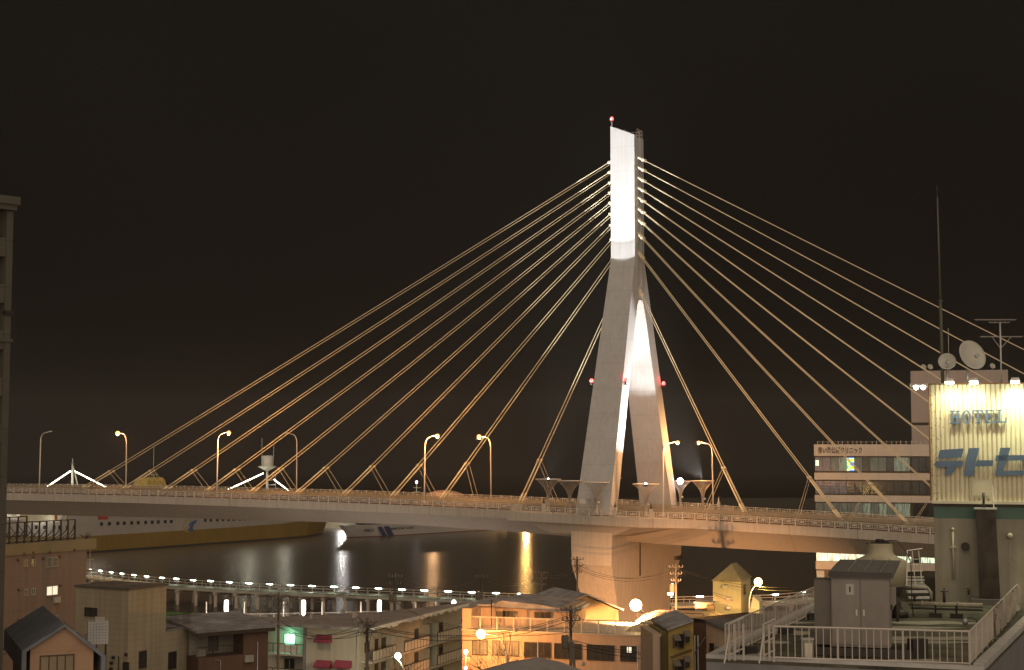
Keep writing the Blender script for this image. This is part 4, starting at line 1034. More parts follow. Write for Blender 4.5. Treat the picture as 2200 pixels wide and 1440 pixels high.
# galleries on the right hand face
M_gp = mat('gallery_panel', (0.50, 0.46, 0.38), 0.6, var=0.1)
GX = B.L
gz = [B.yz(900, 1371, GX + 1.3)[1] - 0.0]
base_z = gz[0]
for k in range(4):
    zt2 = base_z - 2.62 * k
    if zt2 < 1.2: break
    g = MB().box(GX, 0.5, zt2 - 1.32, GX + 1.3, gy, zt2 - 1.12).build('gallery', mat('slab_pale', (0.40, 0.38, 0.33), 0.8), B.o)
    mb = MB(); mb2 = MB(); y = 0.6
    segs = [(0.6, 6.2), (8.4, 15.0), (17.2, gy - 0.3)]
    for a, b in segs:
        mb.box(GX + 1.22, a, zt2 - 0.07, GX + 1.3, b, zt2); n = int((b - a) / 0.78)
        for j in range(n + 1): yy = a + (b - a) * j / n; mb.box(GX + 1.22, yy - 0.03, zt2 - 1.12, GX + 1.3, yy + 0.03, zt2 - 0.07)
        mb2.box(GX + 1.25, a + 0.03, zt2 - 1.04, GX + 1.28, b - 0.03, zt2 - 0.09)
    mb.build('gallery_frame', M_fdark, g); mb2.build('gallery_panel', M_gp, g)
    for j, yy in enumerate((1.2, 3.6, 5.2, 9.0, 11.2, 13.6, 16.0, 18.2, 20.4)):
        if yy > gy - 1.2: break
        hh = 1.9 if j % 3 == 1 else 1.1; z0 = zt2 - 1.1 + (0 if hh > 1.5 else 0.75)
        MB().box(GX - 0.01, yy, z0, GX + 0.05, yy + (0.8 if hh > 1.5 else 1.1), z0 + hh).build('gallery_door' if hh > 1.5 else 'gallery_window', M_fdark if hh > 1.5 and j % 2 else (mat('door_pale', (0.30, 0.33, 0.27), 0.6) if hh > 1.5 else M_glass), B.o)
    for yy in (7.3, 16.1):
        for q_ in (-1.0, 1.0): MB().box(GX + 0.05, yy + q_ - 0.05, zt2 - 1.1, GX + 1.2, yy + q_ + 0.05, zt2 + 1.1).build('partition', M_apt, g)

def arc_lamp(name, label, px, py, Y, side, H=None, mt=E_sodbig, col_=(1, 0.55, 0.2), e=30000, r=0.3, reach=2.2, group='town street lamps', aim=None, cone=150):
    P = at_y(px, py, Y); base = (P.x - side * reach, Y, 2.0); h = P.z - 2.0
    o = thing(name, label, 'street lamp', base, 0 if side > 0 else math.pi, group)
    pts = [(0, 0, 0), (0, 0, h - 2.2)] + [(1.3 * (1 - math.cos(math.pi / 2 * k / 6)), 0, h - 2.2 + 2.1 * math.sin(math.pi / 2 * k / 6)) for k in range(1, 7)] + [(reach - 0.2, 0, h + 0.06)]
    mb = MB(); mb.tube(pts, 0.09, 8, 0.05); mb.build('pole', M_galv, o)
    MB().loft([[(reach - 0.35, -0.1, h + 0.02), (reach - 0.35, 0.1, h + 0.02), (reach - 0.35, 0.08, h + 0.14), (reach - 0.35, -0.08, h + 0.14)], [(reach + 0.35, -0.16, h + 0.04), (reach + 0.35, 0.16, h + 0.04), (reach + 0.35, 0.1, h + 0.2), (reach + 0.35, -0.1, h + 0.2)]]).build('lamp_head', M_galv, o)
    MB().ball((reach, 0, h - 0.02), r).build('lamp_glass', mt, o)
    src = (reach, 0, h - r - 0.15)
    light('SPOT' if aim else 'POINT', 'lamp_light', o, src, e, col_, 0.15, aim and Vector(src) + Vector(aim), cone, 0.22); return o
P = xy(855, 148)
arc_lamp('street_lamp', 'greenish white lamp starring in front of the apartment block galleries', 855, 1409, 150, -1, mt=emit('mercury_lamp', (0.78, 1.0, 0.80), 14), col_=(0.72, 1, 0.72), e=1200, r=0.32, reach=0.7)
arc_lamp('street_lamp', 'curved lamp blazing against the orange flat roofed house wall', 1033, 1362, 140.5, -1, e=3600, r=0.42, reach=2.4, col_=(1, 0.40, 0.10))
pier_lamp = arc_lamp('street_lamp', 'blazing orange lamp in front of the bridge pier', 1366, 1300, 150, -1, e=20000, r=0.60, reach=1.2, col_=(1, 0.42, 0.15), aim=(-0.03, -0.36, -0.93))
q_ = [c_ for c_ in pier_lamp.children if c_.type == 'LIGHT'][0].location
light('SPOT', 'lamp_beam', pier_lamp, q_, 420000, (1, 0.46, 0.18), 0.15, Vector(q_) + Vector((-0.22, -0.95, -0.26)), 48, 1.0)
arc_lamp('street_lamp', 'blazing yellow lamp beside the little hip roofed tower', 1629, 1250, 156, 1, e=3600, r=0.42, reach=1.0, col_=(1, 0.60, 0.13), mt=emit('yellow_lamp', (1, 0.75, 0.2), 12))

# --- orange lit flat roofed house with roof terrace
B = Bld('flat_roofed_house', 'orange lit flat roofed house with a railed terrace and a row of wide windows', 'building', xy(1022, 146, 1355), xy(1402, 141.5, 1367))
M_ob = mat('house_render', (0.43, 0.32, 0.235), 0.9, var=0.08, scale=0.2, streak=0.18, lines=[('X', 3.8, 0.006, 0.2)])
zt_ = B.uz(1100, 1358)[1]
xl = -1.35
MB().box(xl, 0, 0, B.L, 9.5, zt_).build('wall', M_ob, B.o)
MB().box(xl - 0.05, -0.08, zt_, B.L + 0.05, 9.6, zt_ + 0.14).build('parapet_coping', M_frame, B.o)
zu = B.uz(1060, 1301, 3.0)[1]; xr = B.uz(1228, 1330, 3.0)[0]
MB().box(xl + 0.01, 2.6, zt_ + 0.141, xr, 9.4, zu).build('upper_wall', M_ob, B.o)
MB().box(xl, 0.01, zt_ + 0.142, xl + 0.9, 2.59, zu - 0.02).build('end_wall', M_ob, B.o)
xa = B.uz(1052, 1300, 2.6)[0]; xb = B.uz(1080, 1289, 2.6)[0]; zb2 = B.uz(1080, 1290, 2.6)[1]; xc = B.uz(1222, 1319, 2.6)[0]; zc = B.uz(1222, 1318, 2.6)[1]
MB().prism([(xa, 2.3, zu + 0.01), (xc + 0.5, 2.3, zc), (xc + 0.5, 2.3, zc + 0.3), (xb + 3.5, 2.3, zb2 - 0.25), (xb, 2.3, zb2), (xa, 2.3, zu + 0.15)], (0, 7.6, 0)).build('roof', M_roofsnow, B.o)
MB().box(xl - 0.1, 2.45, zu + 0.001, xa - 0.01, 9.5, zu + 0.14).build('flat_roof', M_roofsnow, B.o)
B.win(1068, 1315, 1078, 1336, M_fdark, 2.6, 0, M_fdark, 'door'); B.win(1081, 1314, 1112, 1325, M_glass, 2.6, 3, M_fdark); B.win(1149, 1316, 1182, 1328, M_glass, 2.6, 2, M_fdark)
for a, b, c_, d, g, m_ in ((1016, 1377, 1047, 1406, M_glass2, 1), (1059, 1378, 1114, 1408, M_glass2, 3), (1127, 1381, 1183, 1412, M_glass, 3), (1192, 1384, 1249, 1415, M_glass, 3), (1262, 1387, 1319, 1418, M_glass, 3), (1334, 1389, 1367, 1420, M_glass, 1)):
    B.win(a, b, c_, d, g, 0, m_, M_fdark)
B.win(1347, 1390, 1357, 1402, E_winw, -0.03, 0, M_fdark, 'lit_pane')
MB().box(*[v for v in (B.uz(1370, 1383)[0] - 7.0, -0.25, B.uz(1360, 1386)[1], B.uz(1370, 1383)[0] - 6.2, 0.0, B.uz(1360, 1380)[1])]).build('vent_hood', M_galv, B.o)
o = thing('terrace_railing', 'long terrace railing on the orange lit flat roofed house', 'railing', B.o.matrix_basis @ Vector((0, 0, zt_ + 0.14)), B.o.rotation_euler.z)
mb = MB(); mb2 = MB()
for a, b in (((xl + 0.1, 0.15, 0), (B.L - 0.2, 0.15, 0)), ((xl + 0.1, 0.15, 0), (xl + 0.1, 2.5, 0)), ((B.L - 0.2, 0.15, 0), (B.L - 0.2, 9, 0))):
    rails(mb2, a, b, 1.15, 0.13, 0.012, 0.02)
    a, b = Vector(a), Vector(b); n = max(1, int((b - a).length / 1.6))
    for k in range(n + 1): p = a + (b - a) * k / n; mb.box(p.x - 0.04, p.y - 0.04, 0, p.x + 0.04, p.y + 0.04, 1.2)
    mb.bar(a + Vector((0, 0, 1.2)), b + Vector((0, 0, 1.2)), 0.04)
mb.build('posts', M_rail, o); mb2.build('balusters', M_rail, o)
P = B.o.matrix_basis @ Vector((B.uz(1054, 1340)[0], 0.3, zt_ + 0.14))
o = thing('vent_pipe', 'thin dark vent pipe rising from the terrace at its left end', 'pipe', P); MB().tube([(0, 0, 0), (0, 0, 2.6)], 0.05, 6).tube([(0, 0, 2.6), (0, 0, 2.85)], 0.08, 6).build('pipe', M_dark, o)

# --- gabled shed behind, low roofs to its right
B = Bld('gabled_shed', 'dark gabled shed standing below the pier foot left of the blazing orange lamp', 'shed', xy(1237, 156, 1300), xy(1328, 158, 1310))
z1 = B.uz(1240, 1281)[1]; xa, za = B.uz(1258, 1275); z2 = B.uz(1338, 1306)[1]
M_shed = mat('shed_boards', (0.16, 0.14, 0.08), 0.85, var=0.2, lines=[('X', 0.5, 0.05, 0.3)])
MB().prism([(0, 0, 0), (B.L, 0, 0), (B.L, 0, z2 - 0.25), (xa, 0, za - 0.2), (0, 0, z1 - 0.35)], (0, 7, 0)).build('wall', M_shed, B.o)
MB().prism([(xa, -0.5, za), (-0.9, -0.5, z1 - 0.35), (-0.9, -0.5, z1 - 0.5), (xa, -0.5, za - 0.17), (B.L + 0.4, -0.5, z2 - 0.25), (B.L + 0.4, -0.5, z2 - 0.08)], (0, 8, 0)).build('roof', M_roofsnow, B.o)
B.win(1242, 1297, 1254, 1335, M_dark, 0, 0, M_fdark, 'door')
B = Bld('low_roofed_block', 'low block with a broad shallow brown roof beside the blazing orange lamp', 'building', xy(1340, 143.5), xy(1500, 142))
z0 = B.uz(1345, 1362)[1]
MB().box(0.1, 0, 0, B.L, 17, z0 - 0.2).build('wall', M_ob, B.o)
MB().loft([[(-0.3, -0.4, z0 - 0.2), (B.L + 1.4, -0.4, z0 - 0.2), (B.L + 1.4, 17.5, z0 - 0.2), (-0.3, 17.5, z0 - 0.2)], [(-0.3, -0.4, z0), (B.L + 1.4, -0.4, z0), (B.L + 1.4, 17.5, z0), (-0.3, 17.5, z0)], [(1.5, 6, z0 + 0.7), (B.L, 6, z0 + 0.7), (B.L, 15, z0 + 0.7), (1.5, 15, z0 + 0.7)]]).build('roof', mat('brown_metal_roof', (0.20, 0.15, 0.12), 0.7, var=0.3, scale=0.5, lines=[('X', 0.6, 0.08, 0.3)]), B.o)
mb = MB(); rails(mb, (0.5, 0.3, z0 + 0.01), (B.L, 0.3, z0 + 0.01), 1.0, 1.2, 0.02, 0.03); rails(mb, (0.5, 5, z0 + 0.6), (B.L, 5, z0 + 0.6), 0.9, 1.6, 0.02, 0.03); mb.build('roof_railing', M_rust, B.o)
B2 = Bld('rear_store', 'small pale store with rooftop ducts left of the little hip roofed tower', 'building', xy(1492, 165), xy(1530, 164.5))
z0 = B2.uz(1510, 1296)[1]
B2.box('wall', M_ob, 0, 0, 0, B2.L, 5, z0); B2.box('roof', M_roofsnow, -0.1, -0.1, z0, B2.L + 0.1, 5.1, z0 + 0.12)
mb = MB()
for k in range(4): x = 0.3 + 0.32 * k; mb.tube([(x, -0.3, z0 - 2), (x, -0.3, z0 - 0.9 + 0.15 * k)], 0.05, 5); mb.bar((0.9 + 0.28 * k, -0.3, z0 - 1.4), (1.1 + 0.28 * k, -0.3, z0 - 0.5), 0.04)
mb.build('ducts', M_rust, B2.o)
x = B2.L - 0.05
mb = MB(); mb.tube([(x, -1.2, z0 - 4), (x, -1.2, z0 - 0.7)], 0.22, 8); mb.box(x - 0.4, -1.6, z0 - 0.7, x + 0.4, -0.8, z0 - 0.05); mb.build('chimney', mat('stack_brown', (0.2, 0.14, 0.09), 0.7), B2.o)

# --- ochre house with hooded windows
B = Bld('ochre_house', 'tall ochre house with little hooded windows at the bottom right of centre', 'house', xy(1436, 92, 1360), xy(1489, 92.15, 1340))
M_och = mat('ochre_cladding', (0.36, 0.26, 0.08), 0.85, var=0.15, scale=0.4, streak=0.3, lines=[('Z', 1.3, 0.02, 0.3), ('X', 1.3, 0.02, 0.15)])
zL = B.uz(1436, 1355)[1]; zR = B.uz(1489, 1335)[1]
MB().prism([(0, 0, 0), (B.L, 0, 0), (B.L, 0, zR), (0, 0, zL)], (0, 5, 0)).build('wall', M_och, B.o)
MB().prism([(-0.1, -0.15, zL), (B.L, -0.15, zR), (B.L, -0.15, zR + 0.14), (-0.1, -0.15, zL + 0.14)], (0, 5.3, 0)).build('roof', M_roofsnow, B.o)
x0 = B.uz(1402, 1365)[0]
MB().box(x0, -0.05, 0, -0.45, 4, B.uz(1412, 1362)[1]).build('side_wall', M_ob, B.o)
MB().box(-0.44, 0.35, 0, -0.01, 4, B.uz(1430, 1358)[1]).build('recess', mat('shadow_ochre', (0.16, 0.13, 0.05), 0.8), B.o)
MB().tube([(x0 + 0.5, -0.12, 0), (x0 + 0.5, -0.12, B.uz(1408, 1368)[1])], 0.05, 6).build('drain_pipe', M_dark, B.o)
for dy in (0, 54.5):
    for a, b, c_, d in ((1448, 1374, 1457, 1386), (1471, 1365, 1479, 1377)):
        B.win(a, b + dy, c_, d + dy, M_glass2, 0, 1, M_fdark)
        x0, z0 = B.uz(a - 3, b - 3 + dy); x1, _ = B.uz(c_ + 3, b + dy)
        mb = MB(); mb.prism([(x0, 0, z0 + 0.22), (x0, -0.6, z0 - 0.05), (x0, -0.6, z0 - 0.1), (x0, 0, z0 + 0.12)], (x1 - x0, 0, 0))
        mb.prism([(x0, 0, z0), (x0, -0.55, z0 - 0.12), (x0, -0.4, z0 - 0.55), (x0, 0, z0 - 0.6)], (0.05, 0, 0)); mb.build('window_hood', mat('hood_grey', (0.14, 0.12, 0.1), 0.6), B.o)
    B.win(1460, 1364 + dy, 1467, 1391 + dy, M_glass, 0, 0, M_fdark)
mb = MB()
for py in (1408, 1411): x0, z0 = B.uz(1440, py + 3); x1, z1 = B.uz(1486, py - 14); mb.bar((x0, -0.1, z0), (x1, -0.1, z1), 0.02)
mb.build('conduit', M_dark, B.o)
B = Bld('recessed_house', 'dark recessed house with a pale gabled side right of the ochre house', 'house', xy(1489.5, 96, 1335), xy(1523, 95, 1335))
zt_ = B.uz(1505, 1335)[1]; B.box('wall', M_brn, 0, 0, 0, B.L, 5, zt_); B.box('parapet_coping', M_dark, -0.03, -0.1, zt_, B.L + 0.03, 5.1, zt_ + 0.15)
x1 = B.uz(1562, 1357, -0.3)[0]; z1 = B.uz(1562, 1357, -0.3)[1]; z2 = B.uz(1524, 1338, -0.3)[1]
MB().prism([(B.L + 0.04, -0.3, 0), (x1, -0.3, 0), (x1, -0.3, z1), (B.L + 0.04, -0.3, z2)], (0, 5, 0)).build('gable_wall', M_ob, B.o)
MB().prism([(B.L + 0.04, -0.45, z2), (x1 + 0.1, -0.45, z1 - 0.03), (x1 + 0.1, -0.45, z1 + 0.13), (B.L + 0.04, -0.45, z2 + 0.15)], (0, 5.4, 0)).build('roof', M_roofdark, B.o)
B.win(1527, 1384, 1533, 1408, M_dark, -0.3, 0, M_fdark, 'door'); B.win(1538, 1388, 1545, 1404, M_glass2, -0.3, 1)
mb = MB()
for px in (1496, 1503): x, z = B.uz(px, 1365); mb.tube([(x, -0.15, 0), (x, -0.15, z)], 0.06, 6)
x, z = B.uz(1520, 1368); mb.bar((x, -0.2, z), (x - 1, -0.2, z - 1.2), 0.04); mb.build('pipes', M_galv, B.o)

# --- little tower house with hipped roof
B = Bld('hip_roofed_tower_house', 'narrow yellow lit tower house with a hipped roof beside the blazing yellow lamp', 'house', xy(1531, 166), xy(1591, 165))
M_yh = mat('yellow_render', (0.42, 0.37, 0.27), 0.9, var=0.07, scale=0.3, streak=0.15, lines=[('X', 1.6, 0.01, 0.2)])
ze = B.uz(1560, 1249)[1]; xa, za = B.uz(1572, 1211, 2.2); dd = B.yz(1613, 1300, B.L)[0]; dd = min(max(dd, 3.0), 9)
MB().box(0, 0, 0, B.L, dd, ze).build('wall', M_yh, B.o)
MB().add([(-0.15, -0.2, ze), (B.L + 0.15, -0.2, ze), (B.L + 0.15, dd + 0.2, ze), (-0.15, dd + 0.2, ze), (xa, 2.0, za), (xa + 0.2, max(2.3, dd - 2.0), za)], [(0, 1, 4), (1, 2, 5, 4), (2, 3, 5), (3, 0, 4, 5), (3, 2, 1, 0)]).build('roof', mat('yellow_grey_roof', (0.20, 0.17, 0.11), 0.8, var=0.15, lines=[('X', 0.5, 0.08, 0.2)]), B.o)
B.winside(1597, 1257, 1601, 1276, B.L, M_glass, M_fdark)
x0, z0 = B.uz(1600, 1300, 1)
mb = MB(); mb.prism([(B.L + 0.05, 0.6, 0), (B.L + 1.9, 0.6, 0), (B.L + 1.9, 0.6, ze - 2.2), (B.L + 1.2, 0.6, ze - 1.6), (B.L + 0.05, 0.6, ze - 6.5)], (0, 2.2, 0)); mb.build('stair_enclosure', mat('stair_white', (0.5, 0.48, 0.4), 0.7), B.o)
for px, py in ((1558, 1259), (1567, 1286), (1566, 1305), (1553, 1323)):
    x, z = B.uz(px, py); MB().prism([(x - 0.3, 0, z + 0.2), (x - 0.3, -0.3, z + 0.05), (x - 0.3, -0.3, z - 0.2), (x - 0.3, 0, z - 0.2)], (0.55, 0, 0)).build('vent_hood', M_galv, B.o)

# --- snow covered roof at the bottom edge
B = Bld('snowy_roofed_house', 'snow covered gable roof poking in at the bottom edge below the curved lamp', 'house', xy(1035, 71), xy(1250, 69))
xa, za = B.uz(1158, 1413); z1 = B.uz(1050, 1443)[1]; z2 = B.uz(1245, 1443)[1]
MB().prism([(0.1, -11.5, 0), (B.L - 0.1, -11.5, 0), (B.L - 0.1, -11.5, z2 - 0.3), (xa, -11.5, za - 0.4), (0.1, -11.5, z1 - 0.3)], (0, 11.2, 0)).build('wall', M_ob, B.o)
MB().loft([[(-0.3, y, z1 - 0.25), (xa, y, za - 0.15), (B.L + 0.3, y, z2 - 0.25), (B.L + 0.2, y, z2), (xa * 0.5 + B.L * 0.5, y, (za + z2) / 2 + 0.13), (xa, y, za + 0.02), (xa * 0.5, y, (za + z1) / 2 + 0.13), (-0.2, y, z1)] for y in (-12, -6, 0)]).build('roof_snow', mat('roof_snow_cover', (0.30, 0.28, 0.27), 0.95, var=0.15, scale=0.6, bump=0.5), B.o)

# --- clinic behind the right end of the bridge
B = Bld('clinic_building', 'clinic office building with pale bands and ribbon windows behind the right end of the bridge', 'building', xy(1750, 270, 1060), xy(2090, 262.5, 1060))
M_band = mat('pale_band', (0.52, 0.48, 0.42), 0.8, var=0.05, lines=[('X', 5.6, 0.012, 0.3)])
zz = lambda y: B.uz(1800, y)[1]
zt_ = zz(955)
MB().box(0.25, 0.25, 0, B.L - 0.05, 14, zt_ - 0.3).build('wall', M_fdark, B.o)
for a, b in ((955, 980), (1016, 1031), (1064, 1078.5), (1111, 1127), (1159, 1175), (1207, 1224), (1255, 1272)):
    MB().box(0, 0, zz(b), B.L, 14.2, zz(a)).build('band', M_band, B.o)
mb = MB(); k = 0
while 0.6 + k * 0.85 < B.L: x = 0.6 + k * 0.85 + 0.3 * rnd.random(); mb.bar((x, 0.5, zt_), (x, 0.5, zt_ + 0.55 + 0.15 * rnd.random()), 0.05); k += 1
mb.bar((0.5, 0.5, zt_ + 0.45), (B.L, 0.5, zt_ + 0.45), 0.02); mb.build('roof_railing', M_rail, B.o)
def art_mat():
    m = bpy.data.materials.new('lit_blind_pattern'); m.use_nodes = True; n = m.node_tree.nodes; l = m.node_tree.links; p = n['Principled BSDF']
    t = n.new('ShaderNodeTexCoord'); z = n.new('ShaderNodeTexNoise'); z.inputs['Scale'].default_value = 0.75; z.inputs['Detail'].default_value = 0
    cr = n.new('ShaderNodeValToRGB'); cr.color_ramp.interpolation = 'CONSTANT'
    e = cr.color_ramp.elements; e[0].position = 0; e[0].color = (0.10, 0.22, 0.75, 1); e[1].position = 0.44; e[1].color = (0.6, 1.0, 0.7, 1)
    for q, c_ in ((0.50, (0.75, 0.85, 0.02, 1)), (0.60, (0.5, 1, 0.75, 1)), (0.64, (0.08, 0.5, 0.2, 1))): x = e.new(q); x.color = c_
    l.new(t.outputs['Object'], z.inputs['Vector']); l.new(z.outputs['Fac'], cr.inputs[0]); l.new(cr.outputs[0], p.inputs['Emission Color']); p.inputs['Emission Strength'].default_value = 0.9
    p.inputs['Base Color'].default_value = (0.1, 0.1, 0.1, 1); return m
M_art = art_mat()
def lit(name, c, s, sc_=1.2):
    if name in MATS: return MATS[name]
    m = bpy.data.materials.new(name); m.use_nodes = True; n = m.node_tree.nodes; l = m.node_tree.links; p = n['Principled BSDF']
    t = n.new('ShaderNodeTexCoord'); mp = n.new('ShaderNodeMapping'); mp.inputs['Scale'].default_value = (3.0, 1, 0.35)
    z = n.new('ShaderNodeTexNoise'); z.inputs['Scale'].default_value = sc_; z.inputs['Detail'].default_value = 3
    cr = n.new('ShaderNodeValToRGB'); cr.color_ramp.elements[0].position = 0.36; cr.color_ramp.elements[0].color = (*[v * 0.25 for v in c], 1); cr.color_ramp.elements[1].position = 0.58; cr.color_ramp.elements[1].color = (*c, 1)
    l.new(t.outputs['Object'], mp.inputs[0]); l.new(mp.outputs[0], z.inputs['Vector']); l.new(z.outputs['Fac'], cr.inputs[0]); l.new(cr.outputs[0], p.inputs['Emission Color'])
    p.inputs['Emission Strength'].default_value = s; p.inputs['Base Color'].default_value = (0.08, 0.08, 0.08, 1); p.inputs['Roughness'].default_value = 0.3; MATS[name] = m; return m
L_hi = lit('office_light', (0.84, 1.0, 0.66), 1.0); L_lo = lit('curtain_light_dim', (0.08, 0.09, 0.06), 0.45); L_mid = lit('curtain_light', (0.42, 0.50, 0.32), 0.24, 2.0); L_vio = lit('dim_violet_room', (0.12, 0.10, 0.11), 0.3)
rows = [(983, 1012, [L_vio, L_vio, L_lo, L_mid, M_art, L_lo, M_glass, L_lo, L_lo, M_glass, L_mid, L_mid]),
        (1034, 1061, [L_vio, L_vio, L_vio, L_vio, M_glass, M_glass, M_glass, M_glass, M_glass, M_glass, M_glass, M_glass]),
        (1081, 1109, [L_lo, L_lo, L_lo, L_lo, L_lo, L_lo, L_mid, L_lo, L_mid, L_lo, L_mid, L_mid]),
        (1179, 1206, [L_hi] * 12), (1227, 1254, [L_mid, M_glass, L_hi, L_hi] + [L_mid] * 8)]
for ya, yb, gl in rows:
    for i, g in enumerate(gl):
        pa = 1752 + 17.0 * i; x0 = B.uz(pa, 1060, 0.2)[0]; x1 = B.uz(pa + 16.2, 1060, 0.2)[0]
        MB().box(x0, 0.12, zz(yb), x1, 0.24, zz(ya)).build('window', g, B.o)
    for i in range(4):
        pa = 1961 + 15 * i; x0 = B.uz(pa, 1060, 0.2)[0]; x1 = B.uz(pa + 14, 1060, 0.2)[0]
        MB().box(x0, 0.12, zz(yb), x1, 0.24, zz(ya)).build('window', (L_hi if ya > 1170 and i else M_glass), B.o)
MB().box(B.uz(1752, 990)[0], 0.10, zz(1001), B.uz(1759, 990)[0], 0.118, zz(989)).build('lit_sheet', L_hi, B.o)
x0 = B.uz(1757.5, 967)[0]; x1 = B.uz(1852, 967)[0]
add_text('clinic_lettering', '青い海公園クリニック', x1 - x0, zz(960.5) - zz(974.5), mat('lettering_brown', (0.04, 0.03, 0.025), 0.7), B.o, (x0, -0.03, zz(974.5)), bold=0.012, depth=0.03)
B = Bld('stair_tower_building', 'tall plain grey building block rising behind the hotel sign', 'building', xy(1958, 288, 900), xy(2168, 283, 900))
M_gry = mat('grey_violet_panels', (0.34, 0.30, 0.28), 0.85, var=0.05, lines=[('X', 2.9, 0.01, 0.3)])
z0 = B.uz(1980, 908)[1]; z1 = B.uz(1980, 914)[1]; zt_ = B.uz(1980, 797)[1]
B.box('lower_wall', M_gry, 0, 0, 0, B.L, 12, z1); B.box('joint_band', M_dark, 0.1, 0.1, z1 + .001, B.L - 0.1, 11.9, z0 - .001); B.box('upper_wall', M_gry, 0, 0, z0, B.L, 12, zt_)
def dish(name, label, P, r, az, el, post, parent_group=None, m_=None):
    o = thing(name, label, 'satellite dish', P, az, parent_group)
    mb = MB(); mb.tube([(0, 0.15, 0), (0, 0.15, post)], 0.035 + 0.02 * r, 8); mb.build('post', M_galv, o)
    rim = []
    c_ = Vector((0, 0, post + r * 0.8)); ax = Vector((0, -math.cos(el), math.sin(el))); u = Vector((1, 0, 0)); v = ax.cross(u)
    rings = [[c_ + ax * (0.32 * r * q * q) + (u * math.cos(2 * math.pi * k / 28) + v * math.sin(2 * math.pi * k / 28)) * r * q for k in range(28)] for q in (0.02, 0.3, 0.55, 0.8, 1.0)]
    rings2 = [[p_ - ax * 0.025 for p_ in rr] for rr in rings[::-1]]
    MB().loft(rings + rings2, smooth=True).build('reflector', m_ or mat('dish_grey', (0.38, 0.37, 0.33), 0.6, var=0.08), o)
    foc = c_ + ax * (0.85 * r) - Vector((0, 0, 0.25 * r)); mb = MB(); mb.bar(c_ - v * r * 0.9 + ax * 0.3 * r if v.z > 0 else c_ + v * r * 0.9 + ax * 0.3 * r, foc, 0.015 + 0.01 * r); mb.tube([foc, foc - ax * 0.12], 0.05 + 0.03 * r, 8)
    mb.build('feed_arm', M_galv, o); return o
for px, lb in ((1984, 'left one of two tiny dishes on the grey block roof'), (1998, 'right one of two tiny dishes touching on the grey block roof'), (2132, 'single tiny dish on the grey block roof right of the big dish')):
    x, z = B.uz(px, 797, 2); dish('roof_dish', lb, B.o.matrix_basis @ Vector((x, 2, zt_)), 0.55, 0.2, 0.4, 0.35, 'small dishes on the grey block')

# ------------------------------------------------------------------ hotel roof in the right foreground
ZR = CAMZ - 5.95
A = at_z(1517, 1413, ZR); Bq = at_z(2114, 1440, ZR)
dl = Vector((0.385, 0.923, 0)).normalized(); dr = Vector((0.42, 0.907, 0)).normalized()
ann = thing('hotel_annex', 'flat roofed hotel annex with blue grey front wall in the right foreground', 'building', (A.x, A.y, 2.0), 0)
def AL(P): return (P.x - A.x, P.y - A.y, P.z - 2.0)
M_rf = mat('annex_roof_felt', (0.05, 0.047, 0.03), 0.75, var=0.5, scale=0.9, c2=(0.13, 0.12, 0.08), bump=0.3)
FL_, FR_ = A + dl * 32, Bq + dr * 34
MB().prism([AL(Vector((p.x, p.y, 2.0))) for p in (A, Bq, FR_, FL_)], (0, 0, ZR - 2.0 - 0.12)).build('wall', mat('blue_grey_render', (0.20, 0.20, 0.21), 0.85, var=0.1, streak=0.2, lines=[('X', 1.5, 0.01, 0.25)]), ann)
MB().prism([AL(Vector((p.x, p.y, ZR - 0.119))) for p in (A, Bq, FR_, FL_)], (0, 0, 0.1)).build('roof_surface', M_rf, ann)
def curb(P, Q, w, h, name, m_):
    d = (Q - P).normalized(); n = Vector((-d.y, d.x, 0)); MB().prism([AL(p) for p in (P, Q, Q + n * w, P + n * w)], (0, 0, h)).build(name, m_, ann)
M_cop = mat('coping_pale', (0.42, 0.41, 0.40), 0.7, var=0.12, scale=1.5)
lowz = Vector((0, 0, -0.018))
curb(A + lowz, Bq + lowz, 0.22, 0.11, 'front_coping', M_cop)
curb(A + dl * 0.23 + lowz, FL_ + lowz, -0.25, 0.11, 'left_coping', M_cop)
curb(Bq + dr * 0.23 + lowz, FR_ + lowz, 0.30, 0.16, 'right_coping', M_cop)
